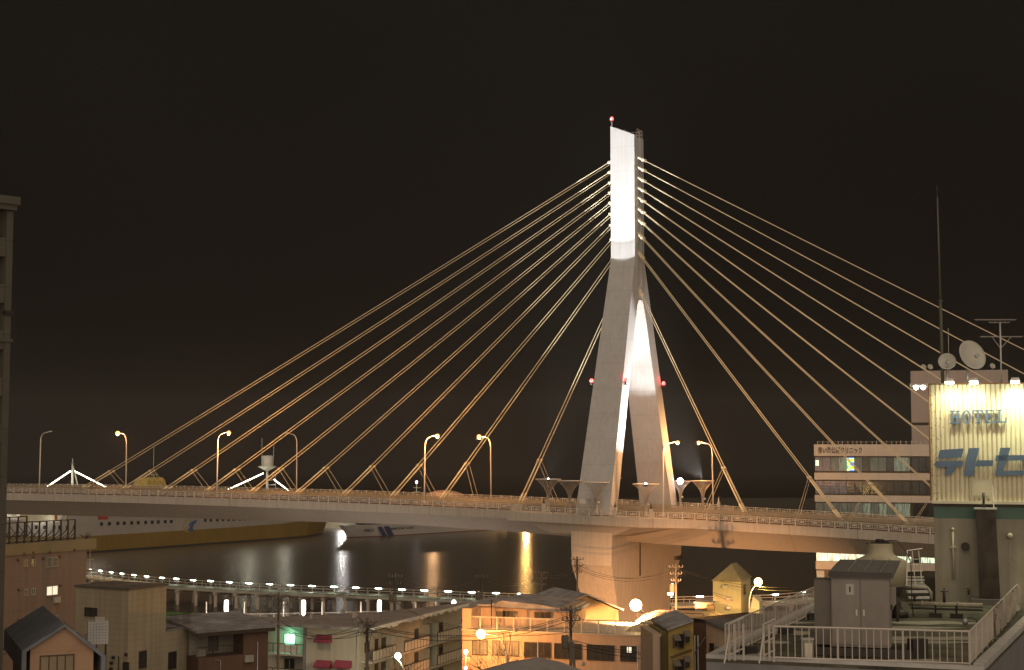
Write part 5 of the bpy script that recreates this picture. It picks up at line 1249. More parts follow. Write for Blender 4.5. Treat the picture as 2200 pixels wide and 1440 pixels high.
# thin drifts of snow on the roof surface
for px, py, w_, h_ in ((1990, 1372, 2.6, 0.30), (1985, 1380, 1.6, 0.2), (1930, 1349, 2.2, 0.22), (1700, 1360, 0.9, 0.3), (1850, 1425, 0.7, 0.2), (1965, 1420, 0.8, 0.22), (1625, 1405, 0.5, 0.15), (2000, 1338, 1.8, 0.3), (1700, 1338, 1.0, 0.2), (1660, 1380, 0.6, 0.2)):
    c_ = at_z(px, py, ZR - 0.016); n = 14
    MB().add([AL(c_ + Vector((w_ * math.cos(2 * math.pi * k / n) * (0.6 + 0.5 * rnd.random()), h_ * 2 * math.sin(2 * math.pi * k / n) * (0.6 + 0.5 * rnd.random()), 0.002))) for k in range(n)], [tuple(range(n))]).build('snow_patch', mat('old_snow', (0.34, 0.33, 0.26), 0.9, var=0.2, scale=2), ann)
def rail_thing(label, pts, h, sp, rb=0.014, rtop=0.028, legs=(), name='roof_railing'):
    o = thing(name, label, 'railing', (pts[0].x, pts[0].y, ZR))
    L_ = lambda P, dz=0: Vector((P.x - pts[0].x, P.y - pts[0].y, dz))
    m1 = MB(); m2 = MB()
    for a, b in zip(pts[:-1], pts[1:]):
        a2, b2 = L_(a), L_(b); m1.bar(a2 + Vector((0, 0, h)), b2 + Vector((0, 0, h)), rtop); m1.bar(a2 + Vector((0, 0, 0.1)), b2 + Vector((0, 0, 0.1)), rtop * 0.8)
        n = int((b2 - a2).length / sp)
        for k in range(n + 1): p = a2 + (b2 - a2) * k / n; m2.bar(p + Vector((0, 0, 0.1)), p + Vector((0, 0, h)), rb)
        n = max(1, int((b2 - a2).length / 1.35))
        for k in range(n + 1): p = a2 + (b2 - a2) * k / n; m1.bar(p + Vector((0, 0, -0.02)), p + Vector((0, 0, h)), rtop)
    m1.build('frame', M_rail, o); m2.build('balusters', M_rail, o); return o
F0 = at_z(1662, 1346, ZR + 0.95); F1 = at_z(2082, 1357, ZR + 0.95)
F0.z = F1.z = ZR
Rr_ = at_z(2187, 1254, ZR + 0.95); Lf0 = at_z(1558, 1343, ZR + 0.95); Lf1 = at_z(1751, 1262, ZR + 0.95)
rail_thing('pale front railing along the hotel annex roof in front of the grey cabinet', [F0, F1], 0.95, 0.19)
rail_thing('railing running back along the right side of the annex roof', [F1 + Vector((0.03, 0.06, 0)), F1 + (Rr_ - F1) * 0.97], 0.95, 0.30)
rail_thing('railing of close bars running back along the left side of the annex roof', [Lf0, Lf1, Lf1 + (Lf1 - Lf0) * 0.4], 0.97, 0.17, 0.009, 0.022)
q0 = at_z(1640, 1335, ZR + 1.12); q1 = at_z(1578, 1352, ZR + 1.0)
o = thing('ladder_frame', 'braced pale ladder frame standing in the near left corner of the annex railing', 'ladder frame', (Lf0.x, Lf0.y, ZR - 0.6))
mb = MB()
for px in (1566, 1578, 1597, 1640, 1652):
    P = at_z(px, 1350, ZR + 0.9); x, y = P.x - Lf0.x, P.y - Lf0.y
    mb.bar((x, y, 0.62), (x, y, 1.62), 0.03)
    mb.bar((x - 0.22, y - 0.55, 0.62), (x, y, 1.35), 0.025) if px in (1566, 1640) else None
for h in (0.75, 1.1, 1.6):
    a = at_z(1640, 1350, ZR + 0.9); b = at_z(1664, 1343, ZR + 0.9); mb.bar((a.x - Lf0.x, a.y - Lf0.y, h), (b.x - Lf0.x, b.y - Lf0.y, h + 0.06), 0.025)
    a = at_z(1566, 1350, ZR + 0.9); b = at_z(1597, 1340, ZR + 0.9); mb.bar((a.x - Lf0.x, a.y - Lf0.y, h), (b.x - Lf0.x, b.y - Lf0.y, h + 0.06), 0.025)
mb.build('bars', M_rail, o)
# tarp on the far part of the right railing
o = thing('tarpaulin', 'crumpled silver sheet tied over the far end of the right roof railing', 'sheet', (F1.x, F1.y, ZR))
a = (Rr_ - F1) * 0.40; b = (Rr_ - F1) * 0.99; nrm = Vector((-(b - a).y, (b - a).x, 0)).normalized()
mb = MB(); nu, nv = 60, 8; vs = []
for i in range(nu + 1):
    for j in range(nv + 1):
        u = i / nu; w = j / nv; p = a + (b - a) * u
        off = 0.06 + 0.045 * math.sin(u * 70 + w * 2.0) * (0.3 + w) + 0.03 * math.sin(u * 31 + w * 5) + 0.02 * math.sin(w * 9 + u * 12)
        vs.append((p.x - nrm.x * off, p.y - nrm.y * off, 0.97 - 0.02 * math.sin(u * 40) - w * 0.86))
fs = [(i * (nv + 1) + j, (i + 1) * (nv + 1) + j, (i + 1) * (nv + 1) + j + 1, i * (nv + 1) + j + 1) for i in range(nu) for j in range(nv)]
mb.add(vs, fs, True); mb.build('sheet', mat('silver_sheet', (0.55, 0.50, 0.42), 0.32, metal=0.5, var=0.2, scale=2.5), o)

# electrical cabinet
M_cab = mat('cabinet_grey', (0.22, 0.20, 0.18), 0.6, var=0.12, scale=1.2, streak=0.15)
c0 = at_z(1787, 1391, ZR + 0.22); c1 = at_z(1907, 1392, ZR + 0.22)
B = Bld('electrical_cabinet', 'big grey two door electrical cabinet with sloping lid on the annex roof', 'cabinet', c0, c1 + Vector((0, -0.35, 0)), zb=ZR)
zt_ = B.uz(1850, 1241)[1]; D = 1.0
B.box('body', M_cab, 0, 0, 0.25, B.L, D, zt_)
for i in (0, 1):
    x0 = 0.03 + i * B.L / 2; dr_ = B.box('door', M_cab, x0, -0.03, 0.32, x0 + B.L / 2 - 0.05, -0.001, zt_ - 0.06)
    hx = B.L / 2 - 0.13 if i == 0 else B.L / 2 + 0.07
    MB().box(hx, -0.06, 1.18 - 0.05, hx + 0.05, -0.031, 1.18 + 0.13).build('handle', M_galv, dr_)
    if i == 0: MB().box(0.42, -0.034, 1.72, 0.64, -0.031, 2.02).build('number_plate', mat('plate_pale', (0.38, 0.36, 0.33), 0.6), dr_); add_text('plate_number', '1', 0.045, 0.16, M_ink, dr_, (0.51, -0.036, 1.79), depth=0.002)
MB().prism([(-0.06, -0.1, zt_), (B.L + 0.1, -0.1, zt_), (B.L + 0.1, -0.1, zt_ + 0.16), (-0.06, -0.1, zt_ + 0.16)], (0, 0, 0)).add([(-0.06, -0.1, zt_ + 0.001), (B.L + 0.1, -0.1, zt_ + 0.001), (B.L + 0.1, D + 0.1, zt_ + 0.001), (-0.06, D + 0.1, zt_ + 0.001), (-0.06, -0.1, zt_ + 0.14), (B.L + 0.1, -0.1, zt_ + 0.14), (B.L + 0.3, D + 0.1, zt_ + 0.42), (0.2, D + 0.1, zt_ + 0.42)], [(3, 2, 1, 0), (4, 5, 6, 7), (0, 1, 5, 4), (1, 2, 6, 5), (2, 3, 7, 6), (3, 0, 4, 7)]).build('lid', mat('cabinet_lid', (0.15, 0.145, 0.135), 0.6, var=0.2), B.o)
mb = MB()
for x in (0.5, 0.95, 1.4): mb.bar((x - 0.03, -0.05, zt_ + 0.17), (x + 0.2, D + 0.05, zt_ + 0.45), 0.02)
mb.build('lid_ribs', M_cab, B.o)
B.box('side_box', M_cab, B.L + 0.001, 0.2, 1.45, B.L + 0.16, 0.6, 1.95); B.box('side_panel', M_cab, B.L + 0.001, 0.1, 0.3, B.L + 0.03, 0.5, 1.3)
MB().box(-0.48, 0.1, 0.28, -0.01, 0.9, zt_ - 0.1).build('side_cabinet', mat('cabinet_dark', (0.13, 0.115, 0.10), 0.6, var=0.15), B.o)
mb = MB()
mb.box(-0.5, -0.12, 0.0, B.L + 0.6, 0.0, 0.22); mb.box(-0.5, 0.9, 0.0, B.L + 0.6, 1.05, 0.22); mb.box(B.L + 0.35, 0.002, 0, B.L + 0.6, 0.899, 0.2); mb.build('skid', mat('skid_dark', (0.06, 0.055, 0.05), 0.8), B.o)
P = at_z(1735, 1417, ZR)
o = thing('lantern_box', 'small pale upright box lantern behind the front railing', 'lantern', P, 0.1)
MB().box(-0.14, -0.1, 0.0, 0.14, 0.1, 0.55).build('housing', mat('lantern_grey', (0.3, 0.27, 0.22), 0.6), o); MB().box(-0.1, -0.105, 0.06, 0.1, -0.101, 0.46).build('face', mat('lantern_face', (0.6, 0.56, 0.48), 0.5), o); MB().box(-0.16, -0.12, 0.55, 0.16, 0.12, 0.6).build('cap', M_galv, o)
for px, py, s_, lb in ((1972, 1415, 0.24, 'dark block on the roof right of the cabinet skid'), (1608, 1404, 0.22, 'dark weight block near the left corner ladder frame'), (1688, 1362, 0.2, 'dark weight block in front of the left railing bars'), (1745, 1331, 0.2, 'farthest dark weight block along the left railing')):
    P = at_z(px, py, ZR - 0.017); o = thing('weight_block', lb, 'block', P, 0.3, 'weight blocks on the annex roof'); MB().box(-s_, -0.15, 0, s_, 0.15, 0.2 if px != 1972 else 0.55).build('block', M_dark, o); MB().tube([(0, 0, 0.2), (0, 0, 0.3)], 0.03, 6).build('bolt', M_galv, o)

# cooling tower
P = at_z(1903, 1336, ZR); P = Vector((P.x, P.y + 0.6, ZR))
o = thing('cooling_tower', 'round cream cooling tower with flared fan stack behind the grey cabinet', 'cooling tower', P)
s_ = P.y / FPX   # metres per photo pixel at its distance
M_ct = mat('cooling_cream', (0.40, 0.37, 0.26), 0.55, var=0.12, scale=0.8, streak=0.2)
zc = lambda py: (at_y(1903, py, P.y).z - ZR)
mb = MB(); mb.lathe([(50 * s_, zc(1258)), (54 * s_, zc(1222)), (54.5 * s_, zc(1205)), (45 * s_, zc(1200)), (36 * s_, zc(1196)), (29 * s_, zc(1191)), (26.5 * s_, zc(1186)), (26 * s_, zc(1169)), (27 * s_, zc(1167)), (25.5 * s_, zc(1169)), (24 * s_, zc(1185))], (0, 0, 0), 32, caps=True); mb.build('casing', M_ct, o)
MB().lathe([(34 * s_, zc(1290)), (42 * s_, zc(1275)), (49 * s_, zc(1259))], (0, 0, 0), 24).build('basin', M_dark, o)
mb = MB(); mb.box(-0.28, -0.12, zc(1169), 0.28, 0.12, zc(1164)); mb.lathe([(0.16, zc(1164)), (0.16, zc(1159)), (0.05, zc(1158))], (0, 0, 0), 10); mb.bar((-0.47, 0, zc(1168)), (0.47, 0, zc(1168)), 0.025); mb.build('fan_motor', M_dark, o)
for k in range(4): a = math.pi / 4 + math.pi / 2 * k; MB().tube([(0.62 * math.cos(a), 0.62 * math.sin(a), -0.02), (0.62 * math.cos(a), 0.62 * math.sin(a), zc(1262))], 0.05, 6).build('leg', M_rust, o)
pts = [Vector((0.1 + 0.02 * k, -0.1 - 0.07 * k, 0)) for k in range(12)]
mb = MB(); cu = [(0.1, -0.1, zc(1162)), (0.5, -0.3, zc(1160)), (0.72, -0.5, zc(1180)), (0.95, -0.35, zc(1205)), (0.98, -0.3, zc(1240)), (1.0, -0.2, zc(1290)), (1.1, 0, 0.1)]
mb.tube(cu, 0.018, 5); mb.build('power_cable', M_wire, o)

# hotel penthouse with the sign
S0 = xy(2008, 58, 1200); ew = Vector((0.955, -0.297, 0)).normalized()
B = Bld('hotel_penthouse', 'stained hotel penthouse wall with a green band below the rooftop sign', 'building', S0, S0 + ew * 11, zb=ZR)
M_ph = mat('stained_wall', (0.30, 0.285, 0.225), 0.85, var=0.12, scale=0.5, streak=0.45, lines=[('X', 0.9, 0.012, 0.35)], bump=0.2)
zz = lambda py, px=2030: B.uz(px, py)[1]
zw = zz(1083)
B.box('wall', M_ph, 0, 0, -0.02, B.L, 8, zz(1114)); B.box('green_band', mat('green_band_paint', (0.085, 0.15, 0.125), 0.75, var=0.15, lines=[('X', 0.9, 0.012, 0.3)]), 0, 0, zz(1114) + .001, B.L, 8, zz(1089))
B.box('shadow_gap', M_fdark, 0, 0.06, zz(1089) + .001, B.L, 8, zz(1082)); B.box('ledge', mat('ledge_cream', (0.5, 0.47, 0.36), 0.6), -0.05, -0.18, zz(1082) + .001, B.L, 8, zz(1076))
x, z = B.uz(2047, 1137)
mb = MB(); mb.tube([(x, -0.1, z - 1.9), (x, -0.1, z)], 0.045, 8); mb.ball((x, -0.12, z), 0.07); mb.box(x - 0.1, -0.16, z - 0.72, x + 0.1, 0, z - 0.66); mb.build('vent_pipe', M_ct, B.o)
x, z = B.uz(2074, 1174); mb = MB(); mb.add([(x + 0.16 * math.cos(2 * math.pi * k / 16), y_, z + 0.16 * math.sin(2 * math.pi * k / 16)) for y_ in (-0.02, -0.16) for k in range(16)], [(k, (k + 1) % 16, 16 + (k + 1) % 16, 16 + k) for k in range(16)] + [tuple(range(16)), tuple(range(31, 15, -1))]); mb.build('round_vent', M_dark, B.o)
x, z = B.uz(2170, 1151); mb = MB(); mb.ball((x, -0.07, z), 0.11, 12, 8); mb.build('vent_hood', M_ct, B.o)
x, z = B.uz(2081, 1269); mb = MB(); mb.tube([(x, 0, z), (x, -0.25, z), (x, -0.25, z - 0.12)], 0.05, 8); mb.bar((x - 0.1, -0.2, z + 0.1), (x + 0.1, -0.2, z + 0.1), 0.02); mb.build('tap', M_dark, B.o)
# exhaust duct
Dp = B.o.matrix_basis @ Vector((B.uz(2100, 1200)[0], -0.75, 0))
o = thing('exhaust_duct', 'tall dark sheet metal exhaust duct standing against the hotel wall', 'duct', Dp, B.o.rotation_euler.z)
wd = 0.74; hz_ = zz(1092)
MB().loft([[(0.05, 0, 0.2), (wd + 0.05, 0, 0.2), (wd + 0.05, 0.6, 0.2), (0.05, 0.6, 0.2)], [(-0.03, 0, hz_), (wd - 0.05, 0, hz_), (wd - 0.05, 0.6, hz_), (-0.03, 0.6, hz_)]]).build('duct_body', mat('duct_metal', (0.055, 0.045, 0.035), 0.5, metal=0.4, var=0.5, scale=1.5, streak=0.3), o)
MB().box(-0.08, -0.03, hz_, wd, 0.63, hz_ + 0.05).build('flange', M_galv, o); MB().tube([(0.27, 0.3, hz_ + 0.05), (0.27, 0.3, hz_ + 0.62)], 0.045, 8).build('flue', M_dark, o)
MB().box(-0.25, -0.25, -0.02, wd + 0.25, 0.7, 0.199).build('plinth', mat('plinth_grey', (0.12, 0.115, 0.10), 0.8), o)
# wall access ladder rail
x, z = B.uz(2134, 1100)
o2 = thing('wall_pipe', 'thin pale pipe running up the wall right beside the exhaust duct', 'pipe', B.o.matrix_basis @ Vector((x, -0.1, 0)), B.o.rotation_euler.z); MB().tube([(0.12, 0, 0), (0, 0, zz(1040))], 0.028, 6).build('pipe', M_rail, o2); mb = MB(); [mb.box(-0.04, 0.0, 0.5 + k, 0.1, 0.09, 0.54 + k) for k in range(4)]; mb.build('clips', M_galv, o2)

# rooftop sign
sg = Bld('rooftop_sign', 'floodlit cream corrugated hotel sign with blue letters above the penthouse', 'sign', S0 - ew * 0.10 + Vector((0, -0.12, 0)), S0 + ew * 10 + Vector((0, -0.12, 0)), zb=ZR + zz(1076))
sb = sg.uz(2030, 1075)[1]; st = sg.uz(2030, 826.5)[1]
def sign_mat():
    m = mat('corrugated_sign', (0.62, 0.58, 0.40), 0.6, var=0.08, scale=1.5, streak=0.0)
    nt = m.node_tree; n = nt.nodes; l = nt.links; p = n['Principled BSDF']; base = p.inputs['Base Color'].links[0].from_socket
    t = n.new('ShaderNodeTexCoord'); z = n.new('ShaderNodeTexNoise'); z.inputs['Scale'].default_value = 9; z.inputs['Detail'].default_value = 8; z.inputs['Roughness'].default_value = 0.75
    s = n.new('ShaderNodeSeparateXYZ'); l.new(t.outputs['Object'], s.inputs[0]); l.new(t.outputs['Object'], z.inputs['Vector'])
    mr = n.new('ShaderNodeMapRange'); mr.inputs[1].default_value = 0.0; mr.inputs[2].default_value = 1.3; mr.inputs[3].default_value = 0.56; mr.inputs[4].default_value = 0.68; l.new(s.outputs[0], mr.inputs[0])
    gt = n.new('ShaderNodeMath'); gt.operation = 'GREATER_THAN'; l.new(z.outputs['Fac'], gt.inputs[0]); l.new(mr.outputs[0], gt.inputs[1])
    fr = n.new('ShaderNodeMath'); fr.operation = 'DIVIDE'; fr.inputs[1].default_value = 0.172; l.new(s.outputs[0], fr.inputs[0]); f2 = n.new('ShaderNodeMath'); f2.operation = 'FRACT'; l.new(fr.outputs[0], f2.inputs[0])
    lt = n.new('ShaderNodeMath'); lt.operation = 'LESS_THAN'; lt.inputs[1].default_value = 0.10; l.new(f2.outputs[0], lt.inputs[0])
    sc2 = n.new('ShaderNodeMath'); sc2.operation = 'MULTIPLY'; sc2.inputs[1].default_value = 0.75; l.new(lt.outputs[0], sc2.inputs[0])
    mxx = n.new('ShaderNodeMath'); mxx.operation = 'MAXIMUM'; l.new(gt.outputs[0], mxx.inputs[0]); l.new(sc2.outputs[0], mxx.inputs[1])
    mx = n.new('ShaderNodeMix'); mx.data_type = 'RGBA'; l.new(mxx.outputs[0], mx.inputs[0]); l.new(base, mx.inputs[6]); mx.inputs[7].default_value = (0.25, 0.15, 0.04, 1); l.new(mx.outputs[2], p.inputs['Base Color']); return m
mb = MB(); x = 0; pr = []
while x < sg.L - 0.2: pr += [(x, 0.0), (x + 0.02, 0.035), (x + 0.045, 0.035), (x + 0.065, 0.0)]; x += 0.172
vs = [(a, b, zq) for zq in (0.0, st) for a, b in pr]; n = len(pr)
mb.add(vs, [(i, i + 1, n + i + 1, n + i) for i in range(n - 1)]); mb.build('panel', sign_mat(), sg.o)
sg.box('backing', M_fdark, 0.0, 0.06, 0.0, sg.L, 7.8, st - 0.01)
mb = MB(); mb.box(-0.03, -0.03, st, sg.L, 0.3, st + 0.05); mb.box(-0.05, -0.03, 0, -0.001, 0.3, st); mb.build('edge_trim', mat('rust_trim', (0.16, 0.08, 0.03), 0.8), sg.o)
M_let = mat('letter_blue', (0.10, 0.15, 0.23), 0.6, var=0.1, scale=3)
M_let2 = mat('letter_blue_strong', (0.085, 0.13, 0.21), 0.6, var=0.12, scale=1.5, streak=0.2)
def SP(px, py): return sg.uz(px, py, -0.12)
def poly_letter(name, polys, m_, label=None):
    mb = MB()
    for pl in polys:
        q = [SP(a, b) for a, b in pl]; ar = sum(q[i][0] * q[(i + 1) % len(q)][1] - q[(i + 1) % len(q)][0] * q[i][1] for i in range(len(q)))
        if ar < 0: q = q[::-1]
        mb.prism([(u, -0.13, w) for u, w in q], (0, 0.07, 0))
    for pl in polys[:1]:
        u, w = SP(*pl[0]); u2, w2 = SP(*pl[2]); mb.box((u + u2) / 2 - 0.02, -0.0605, (w + w2) / 2 - 0.02, (u + u2) / 2 + 0.02, 0.03, (w + w2) / 2 + 0.02)
    return mb.build(name, m_, sg.o, label=label)
def R4(a, b, c_, d): return [(a, b), (c_, b), (c_, d), (a, d)]
def slab_(x0, y0, x1, y1): return R4(x0, y0, x1, y1)
yT, yB = 882, 911
poly_letter('letter_h', [slab_(2043.5, yT, 2048.5, yB), slab_(2055, yT, 2060, yB), slab_(2048.5, 894, 2055, 898), slab_(2040.5, yT, 2051.5, yT + 3), slab_(2052, yT, 2063, yT + 3), slab_(2040.5, yB - 3, 2051.5, yB), slab_(2052, yB - 3, 2063, yB)], M_let)
ov = [(2076.2 + 10.3 * math.cos(2 * math.pi * k / 20), 896 + 14.8 * math.sin(2 * math.pi * k / 20)) for k in range(20)]; iv = [(2076.2 + 5.2 * math.cos(2 * math.pi * k / 20), 896 + 11.4 * math.sin(2 * math.pi * k / 20)) for k in range(20)]
poly_letter('letter_o', [[ov[k], ov[(k + 1) % 20], iv[(k + 1) % 20], iv[k]] for k in range(20)], M_let)
poly_letter('letter_t', [slab_(2098.5, 881, 2103.5, 910), slab_(2089, 881, 2113, 884.5), slab_(2089, 884.5, 2092, 890), slab_(2110, 884.5, 2113, 890), slab_(2095.5, 907, 2106.5, 910)], M_let)
poly_letter('letter_e', [slab_(2117.5, 881, 2122.5, 909.5), slab_(2115, 881, 2136, 884), slab_(2122.5, 893.5, 2130, 896.5), slab_(2115, 906, 2137, 909.5), slab_(2133, 884, 2136, 889), slab_(2129, 890.5, 2131, 899.5), slab_(2134.5, 900, 2137, 906)], M_let)
poly_letter('letter_l', [slab_(2144.5, 880, 2149.5, 908.5), slab_(2141.5, 880, 2152.5, 883), slab_(2141.5, 905, 2163, 908.5), slab_(2160, 897, 2163, 905)], M_let)
poly_letter('blue_sign_letter', [[(2019, 967), (2071, 963.5), (2066, 983), (2015, 986)], [(2011, 991), (2070, 990), (2067, 1003), (2010, 1004)], [(2036, 1003), (2052, 1003), (2050, 1012), (2043, 1019), (2032, 1022), (2029, 1020), (2033, 1010)]], M_let2, 'peeling blue letter at the left end of the sign')
poly_letter('blue_sign_letter', [[(2081, 963), (2104.5, 962.5), (2097, 989), (2092, 1022.5), (2070, 1022), (2076, 985)], [(2099, 989), (2134, 989), (2132.5, 1002), (2095, 1002)]], M_let2, 'blue letter shaped like a leaning post with one arm')
poly_letter('blue_sign_letter', [[(2149, 962.5), (2171, 962), (2160, 1000), (2154, 1012), (2200, 1011), (2200, 1021.5), (2138, 1022)], [(2140, 978.5), (2240, 977.5), (2238, 989), (2138, 990)], [(2195, 989), (2238, 989), (2228, 1008), (2200, 1008)]], M_let2, 'blue letter cut by the right edge of the photo')
xh0, zh0 = SP(2083, 1071); xh1, zh1 = SP(2132, 1028)
mb = MB(); mb.box(xh0, -0.03, zh0, xh1, 0.0, zh1); mb.box(xh0 + 0.1, -0.05, zh0 + 0.1, xh1 - 0.1, -0.031, zh1 - 0.08); mb.build('access_hatch', mat('hatch_cream', (0.5, 0.46, 0.33), 0.6, var=0.1), sg.o)
M_sl = emit('sign_flood', (1.0, 0.97, 0.72), 25)
for i, (px, py) in enumerate(((2040, 822), (2092, 820), (2181, 820), (2262, 818))):
    x, z = sg.uz(px, py, -0.55); P = sg.o.matrix_basis @ Vector((x, 0.05, st + 0.05))
    o = thing('sign_floodlight', ['left sign floodlight below the small dish', 'middle sign floodlight below the big dish', 'greenish sign floodlight near the right edge of the photo', 'sign floodlight beyond the right edge'][i], 'floodlight', P, sg.o.rotation_euler.z, 'floodlights along the sign top')
    mb = MB(); mb.bar((0, 0, 0), (0, -0.6, 0.1), 0.02); mb.build('arm', M_galv, o)
    MB().loft([[(-0.14, -0.5, 0.14), (0.14, -0.5, 0.14), (0.14, -0.72, 0.16), (-0.14, -0.72, 0.16)], [(-0.17, -0.48, 0.02), (0.17, -0.48, 0.02), (0.17, -0.76, 0.04), (-0.17, -0.76, 0.04)]][::-1]).build('housing', M_galv, o)
    MB().box(-0.15, -0.78, -0.05, 0.15, -0.47, 0.019).build('lamp_glass', M_sl, o)
    light('SPOT', 'sign_beam', o, (0, -0.62, -0.08), 105 if i < 2 else 250, (1, 0.93, 0.62) if i < 2 else (0.92, 1, 0.62), 0.1, (0, -0.15, -2.2), 140, 0.8)
x0, z0 = sg.uz(1962, 826, -0.4)
o = thing('twin_floodlight', 'pair of bright lamps on a bar sticking out left of the sign', 'floodlight', sg.o.matrix_basis @ Vector((0.1, 0.1, st + 0.03)), sg.o.rotation_euler.z)
mb = MB(); mb.bar((0.6, 0, 0.02), (-0.85, -0.1, 0.0), 0.02); mb.bar((0.6, 0.2, -0.1), (-0.85, 0.0, -0.06), 0.015); mb.build('bar', M_galv, o)
for px in (1968, 1983):
    x, z = sg.uz(px, 831, 0); x -= 0.1
    MB().box(x - 0.1, -0.12, -0.07, x + 0.1, 0.06, 0.0).build('housing', M_galv, o); MB().ball((x, -0.06, -0.12), 0.095, 10, 6).build('lamp_glass', M_sl, o)
light('SPOT', 'sign_beam', o, (-0.6, -0.2, -0.25), 60, (1, 0.95, 0.75), 0.1, (0.2, 3, -3), 120, 0.8)
top = lambda px, y=0.4: sg.o.matrix_basis @ Vector((sg.uz(px, 800, y)[0], y, st - 0.01))
dish('satellite_dish', 'smaller round satellite dish on the sign top at the left', top(2035), 0.34, -0.25, 0.35, 0.62)
dish('satellite_dish', 'large oval satellite dish on the sign top beside the smaller one', top(2084), 0.60, 0.38, 0.35, 0.62)
P = top(2025, 1.2)
zm = at_y(2013, 398, P.y).z - P.z; xm = at_y(2013, 398, P.y).x - P.x
o = thing('whip_antenna', 'tall thin leaning whip antenna mast behind the sign', 'antenna', P)
mb = MB(); e = Vector((xm, 0, zm)); mb.tube([(0, 0, -0.5), e * 0.42], 0.075, 8, 0.06); mb.tube([e * 0.42, e * 0.94], 0.045, 8, 0.03); mb.tube([e * 0.94, e], 0.012, 5); mb.tube([e * 0.415, e * 0.425], 0.09, 8); mb.build('mast', mat('mast_green_grey', (0.09, 0.095, 0.07), 0.6), o)
P = top(2039, 1.0); o = thing('thin_aerial', 'very thin short aerial rod rising behind the smaller dish', 'antenna', P); MB().tube([(0, 0, 0), (0, 0, at_y(2039, 705, P.y).z - P.z)], 0.012, 5).build('rod', M_galv, o); MB().tube([(0, 0, 0), (0, 0, 0.3)], 0.03, 6).build('foot', M_galv, o)
P = top(2151, 0.8); o = thing('television_antenna', 'television antenna mast with two horizontal toothed booms', 'antenna', P, 0.0)
h1 = at_y(2151, 692, P.y).z - P.z; h2 = at_y(2151, 724, P.y).z - P.z; mb = MB(); mb.tube([(0, 0, 0), (0, 0, h1)], 0.035, 6); mb.bar((0, 0, h2 - 0.45), (-0.32, 0, h2), 0.012); mb.bar((0, 0, h2 - 0.45), (0.42, 0, h2), 0.012); mb.build('mast', M_galv, o)
for hh, a, b, n_ in ((h1 + 0.08, -0.95, 0.6, 22), (h1 - 0.02, -0.4, 0.35, 5), (h2, -0.75, 0.85, 22)):
    mb = MB(); mb.bar((a, 0, hh), (b, 0, hh + 0.0), 0.016)
    for k in range(n_): x = a + (b - a) * k / (n_ - 1); mb.bar((x, -0.16, hh + 0.02), (x, 0.16, hh + 0.02), 0.008)
    mb.build('boom', M_galv, o)

# pipework and steps between cooling tower and penthouse
a = at_z(2000, 1303, ZR + 0.35); b = at_z(2102, 1303, ZR + 0.35)
B = Bld('pipework', 'horizontal water pipes with valves on concrete feet beside the penthouse', 'pipes', Vector((a.x, a.y, 0)), Vector((b.x, a.y - 0.5, 0)), zb=ZR)
M_pp = mat('pipe_lagging', (0.33, 0.31, 0.24), 0.6, var=0.25, scale=3)
mb = MB(); mb.tube([(-0.75, 0.1, 0.42), (B.L, 0.1, 0.42)], 0.085, 10); mb.tube([(-0.9, 0.35, 0.95), (-0.1, 0.35, 0.95), (0.0, 0.35, 0.8), (0.0, 0.35, 0.45)], 0.06, 8); mb.build('main_pipe', M_pp, B.o)
mb = MB(); mb.bar((-0.7, 0, 0.26), (B.L, 0, 0.26), 0.025); mb.bar((-0.7, 0.25, 0.26), (B.L, 0.25, 0.26), 0.025)
for x in (0.15, 0.85): mb.bar((x, 0, 0.1), (x, 0, 0.4), 0.03)
mb.build('pipe_rack', M_dark, B.o)
for x in (-0.3, 0.35, 0.9): MB().tube([(x - 0.02, 0.1, 0.42), (x + 0.02, 0.1, 0.42)], 0.125, 10).build('pipe_flange', M_pp, B.o)
for x, h in ((0.45, 0.55), (-0.55, 0.3)):
    v_ = MB().tube([(x, 0.1, 0.45), (x, 0.1, 0.45 + h * 0.7)], 0.05, 8).build('valve', M_dark, B.o); MB().tube([(x - 0.13, 0.1, 0.45 + h * 0.75), (x + 0.13, 0.1, 0.45 + h * 0.75)], 0.018, 5).tube([(x, 0.1, 0.45 + h * 0.6), (x, 0.1, 0.45 + h)], 0.02, 5).build('handwheel', M_dark, v_)
for x in (0.15, 0.85): MB().box(x - 0.22, -0.14, -0.015, x + 0.22, 0.14, 0.12).build('foot', M_dark, B.o)
for px, py, lb in ((1930, 1326, 'round footed dark stand under the cooling tower edge'),):
    P = at_z(px, py, ZR - 0.015); o = thing('stand', lb, 'stand', P); MB().lathe([(0.35, 0), (0.35, 0.18), (0.2, 0.22), (0.1, 0.4), (0.1, 0.6)], (0, 0, 0), 12).build('foot', M_dark, o)
P = at_z(1992, 1300, ZR); o = thing('access_steps', 'pale ladder and steps left of the penthouse corner', 'steps', (P.x - 0.2, P.y + 1.2, ZR), 0.0)
mb = MB(); H_ = 1.9
mb.bar((-0.25, 0, 0.5), (-0.1, 0.4, H_), 0.03); mb.bar((0.1, 0, 0.5), (0.1, 0.4, H_), 0.02); mb.bar((0.35, 0, 0.6), (0.35, 0.4, H_), 0.02); mb.bar((-0.1, 0.4, H_), (0.5, 0.4, H_ + 0.08), 0.02)
for k in range(5): mb.bar((-0.2 + 0.02 * k, 0.1 * k, 0.7 + 0.22 * k), (0.45, 0.1 * k, 0.7 + 0.22 * k), 0.015)
mb.build('handrail', M_rail, o); mb = MB()
for k in range(4): mb.box(-0.2, -0.2 + 0.25 * k, 0.12 + 0.2 * k, 0.6, 0.05 + 0.25 * k, 0.2 + 0.2 * k)
mb.build('treads', M_cop, o)
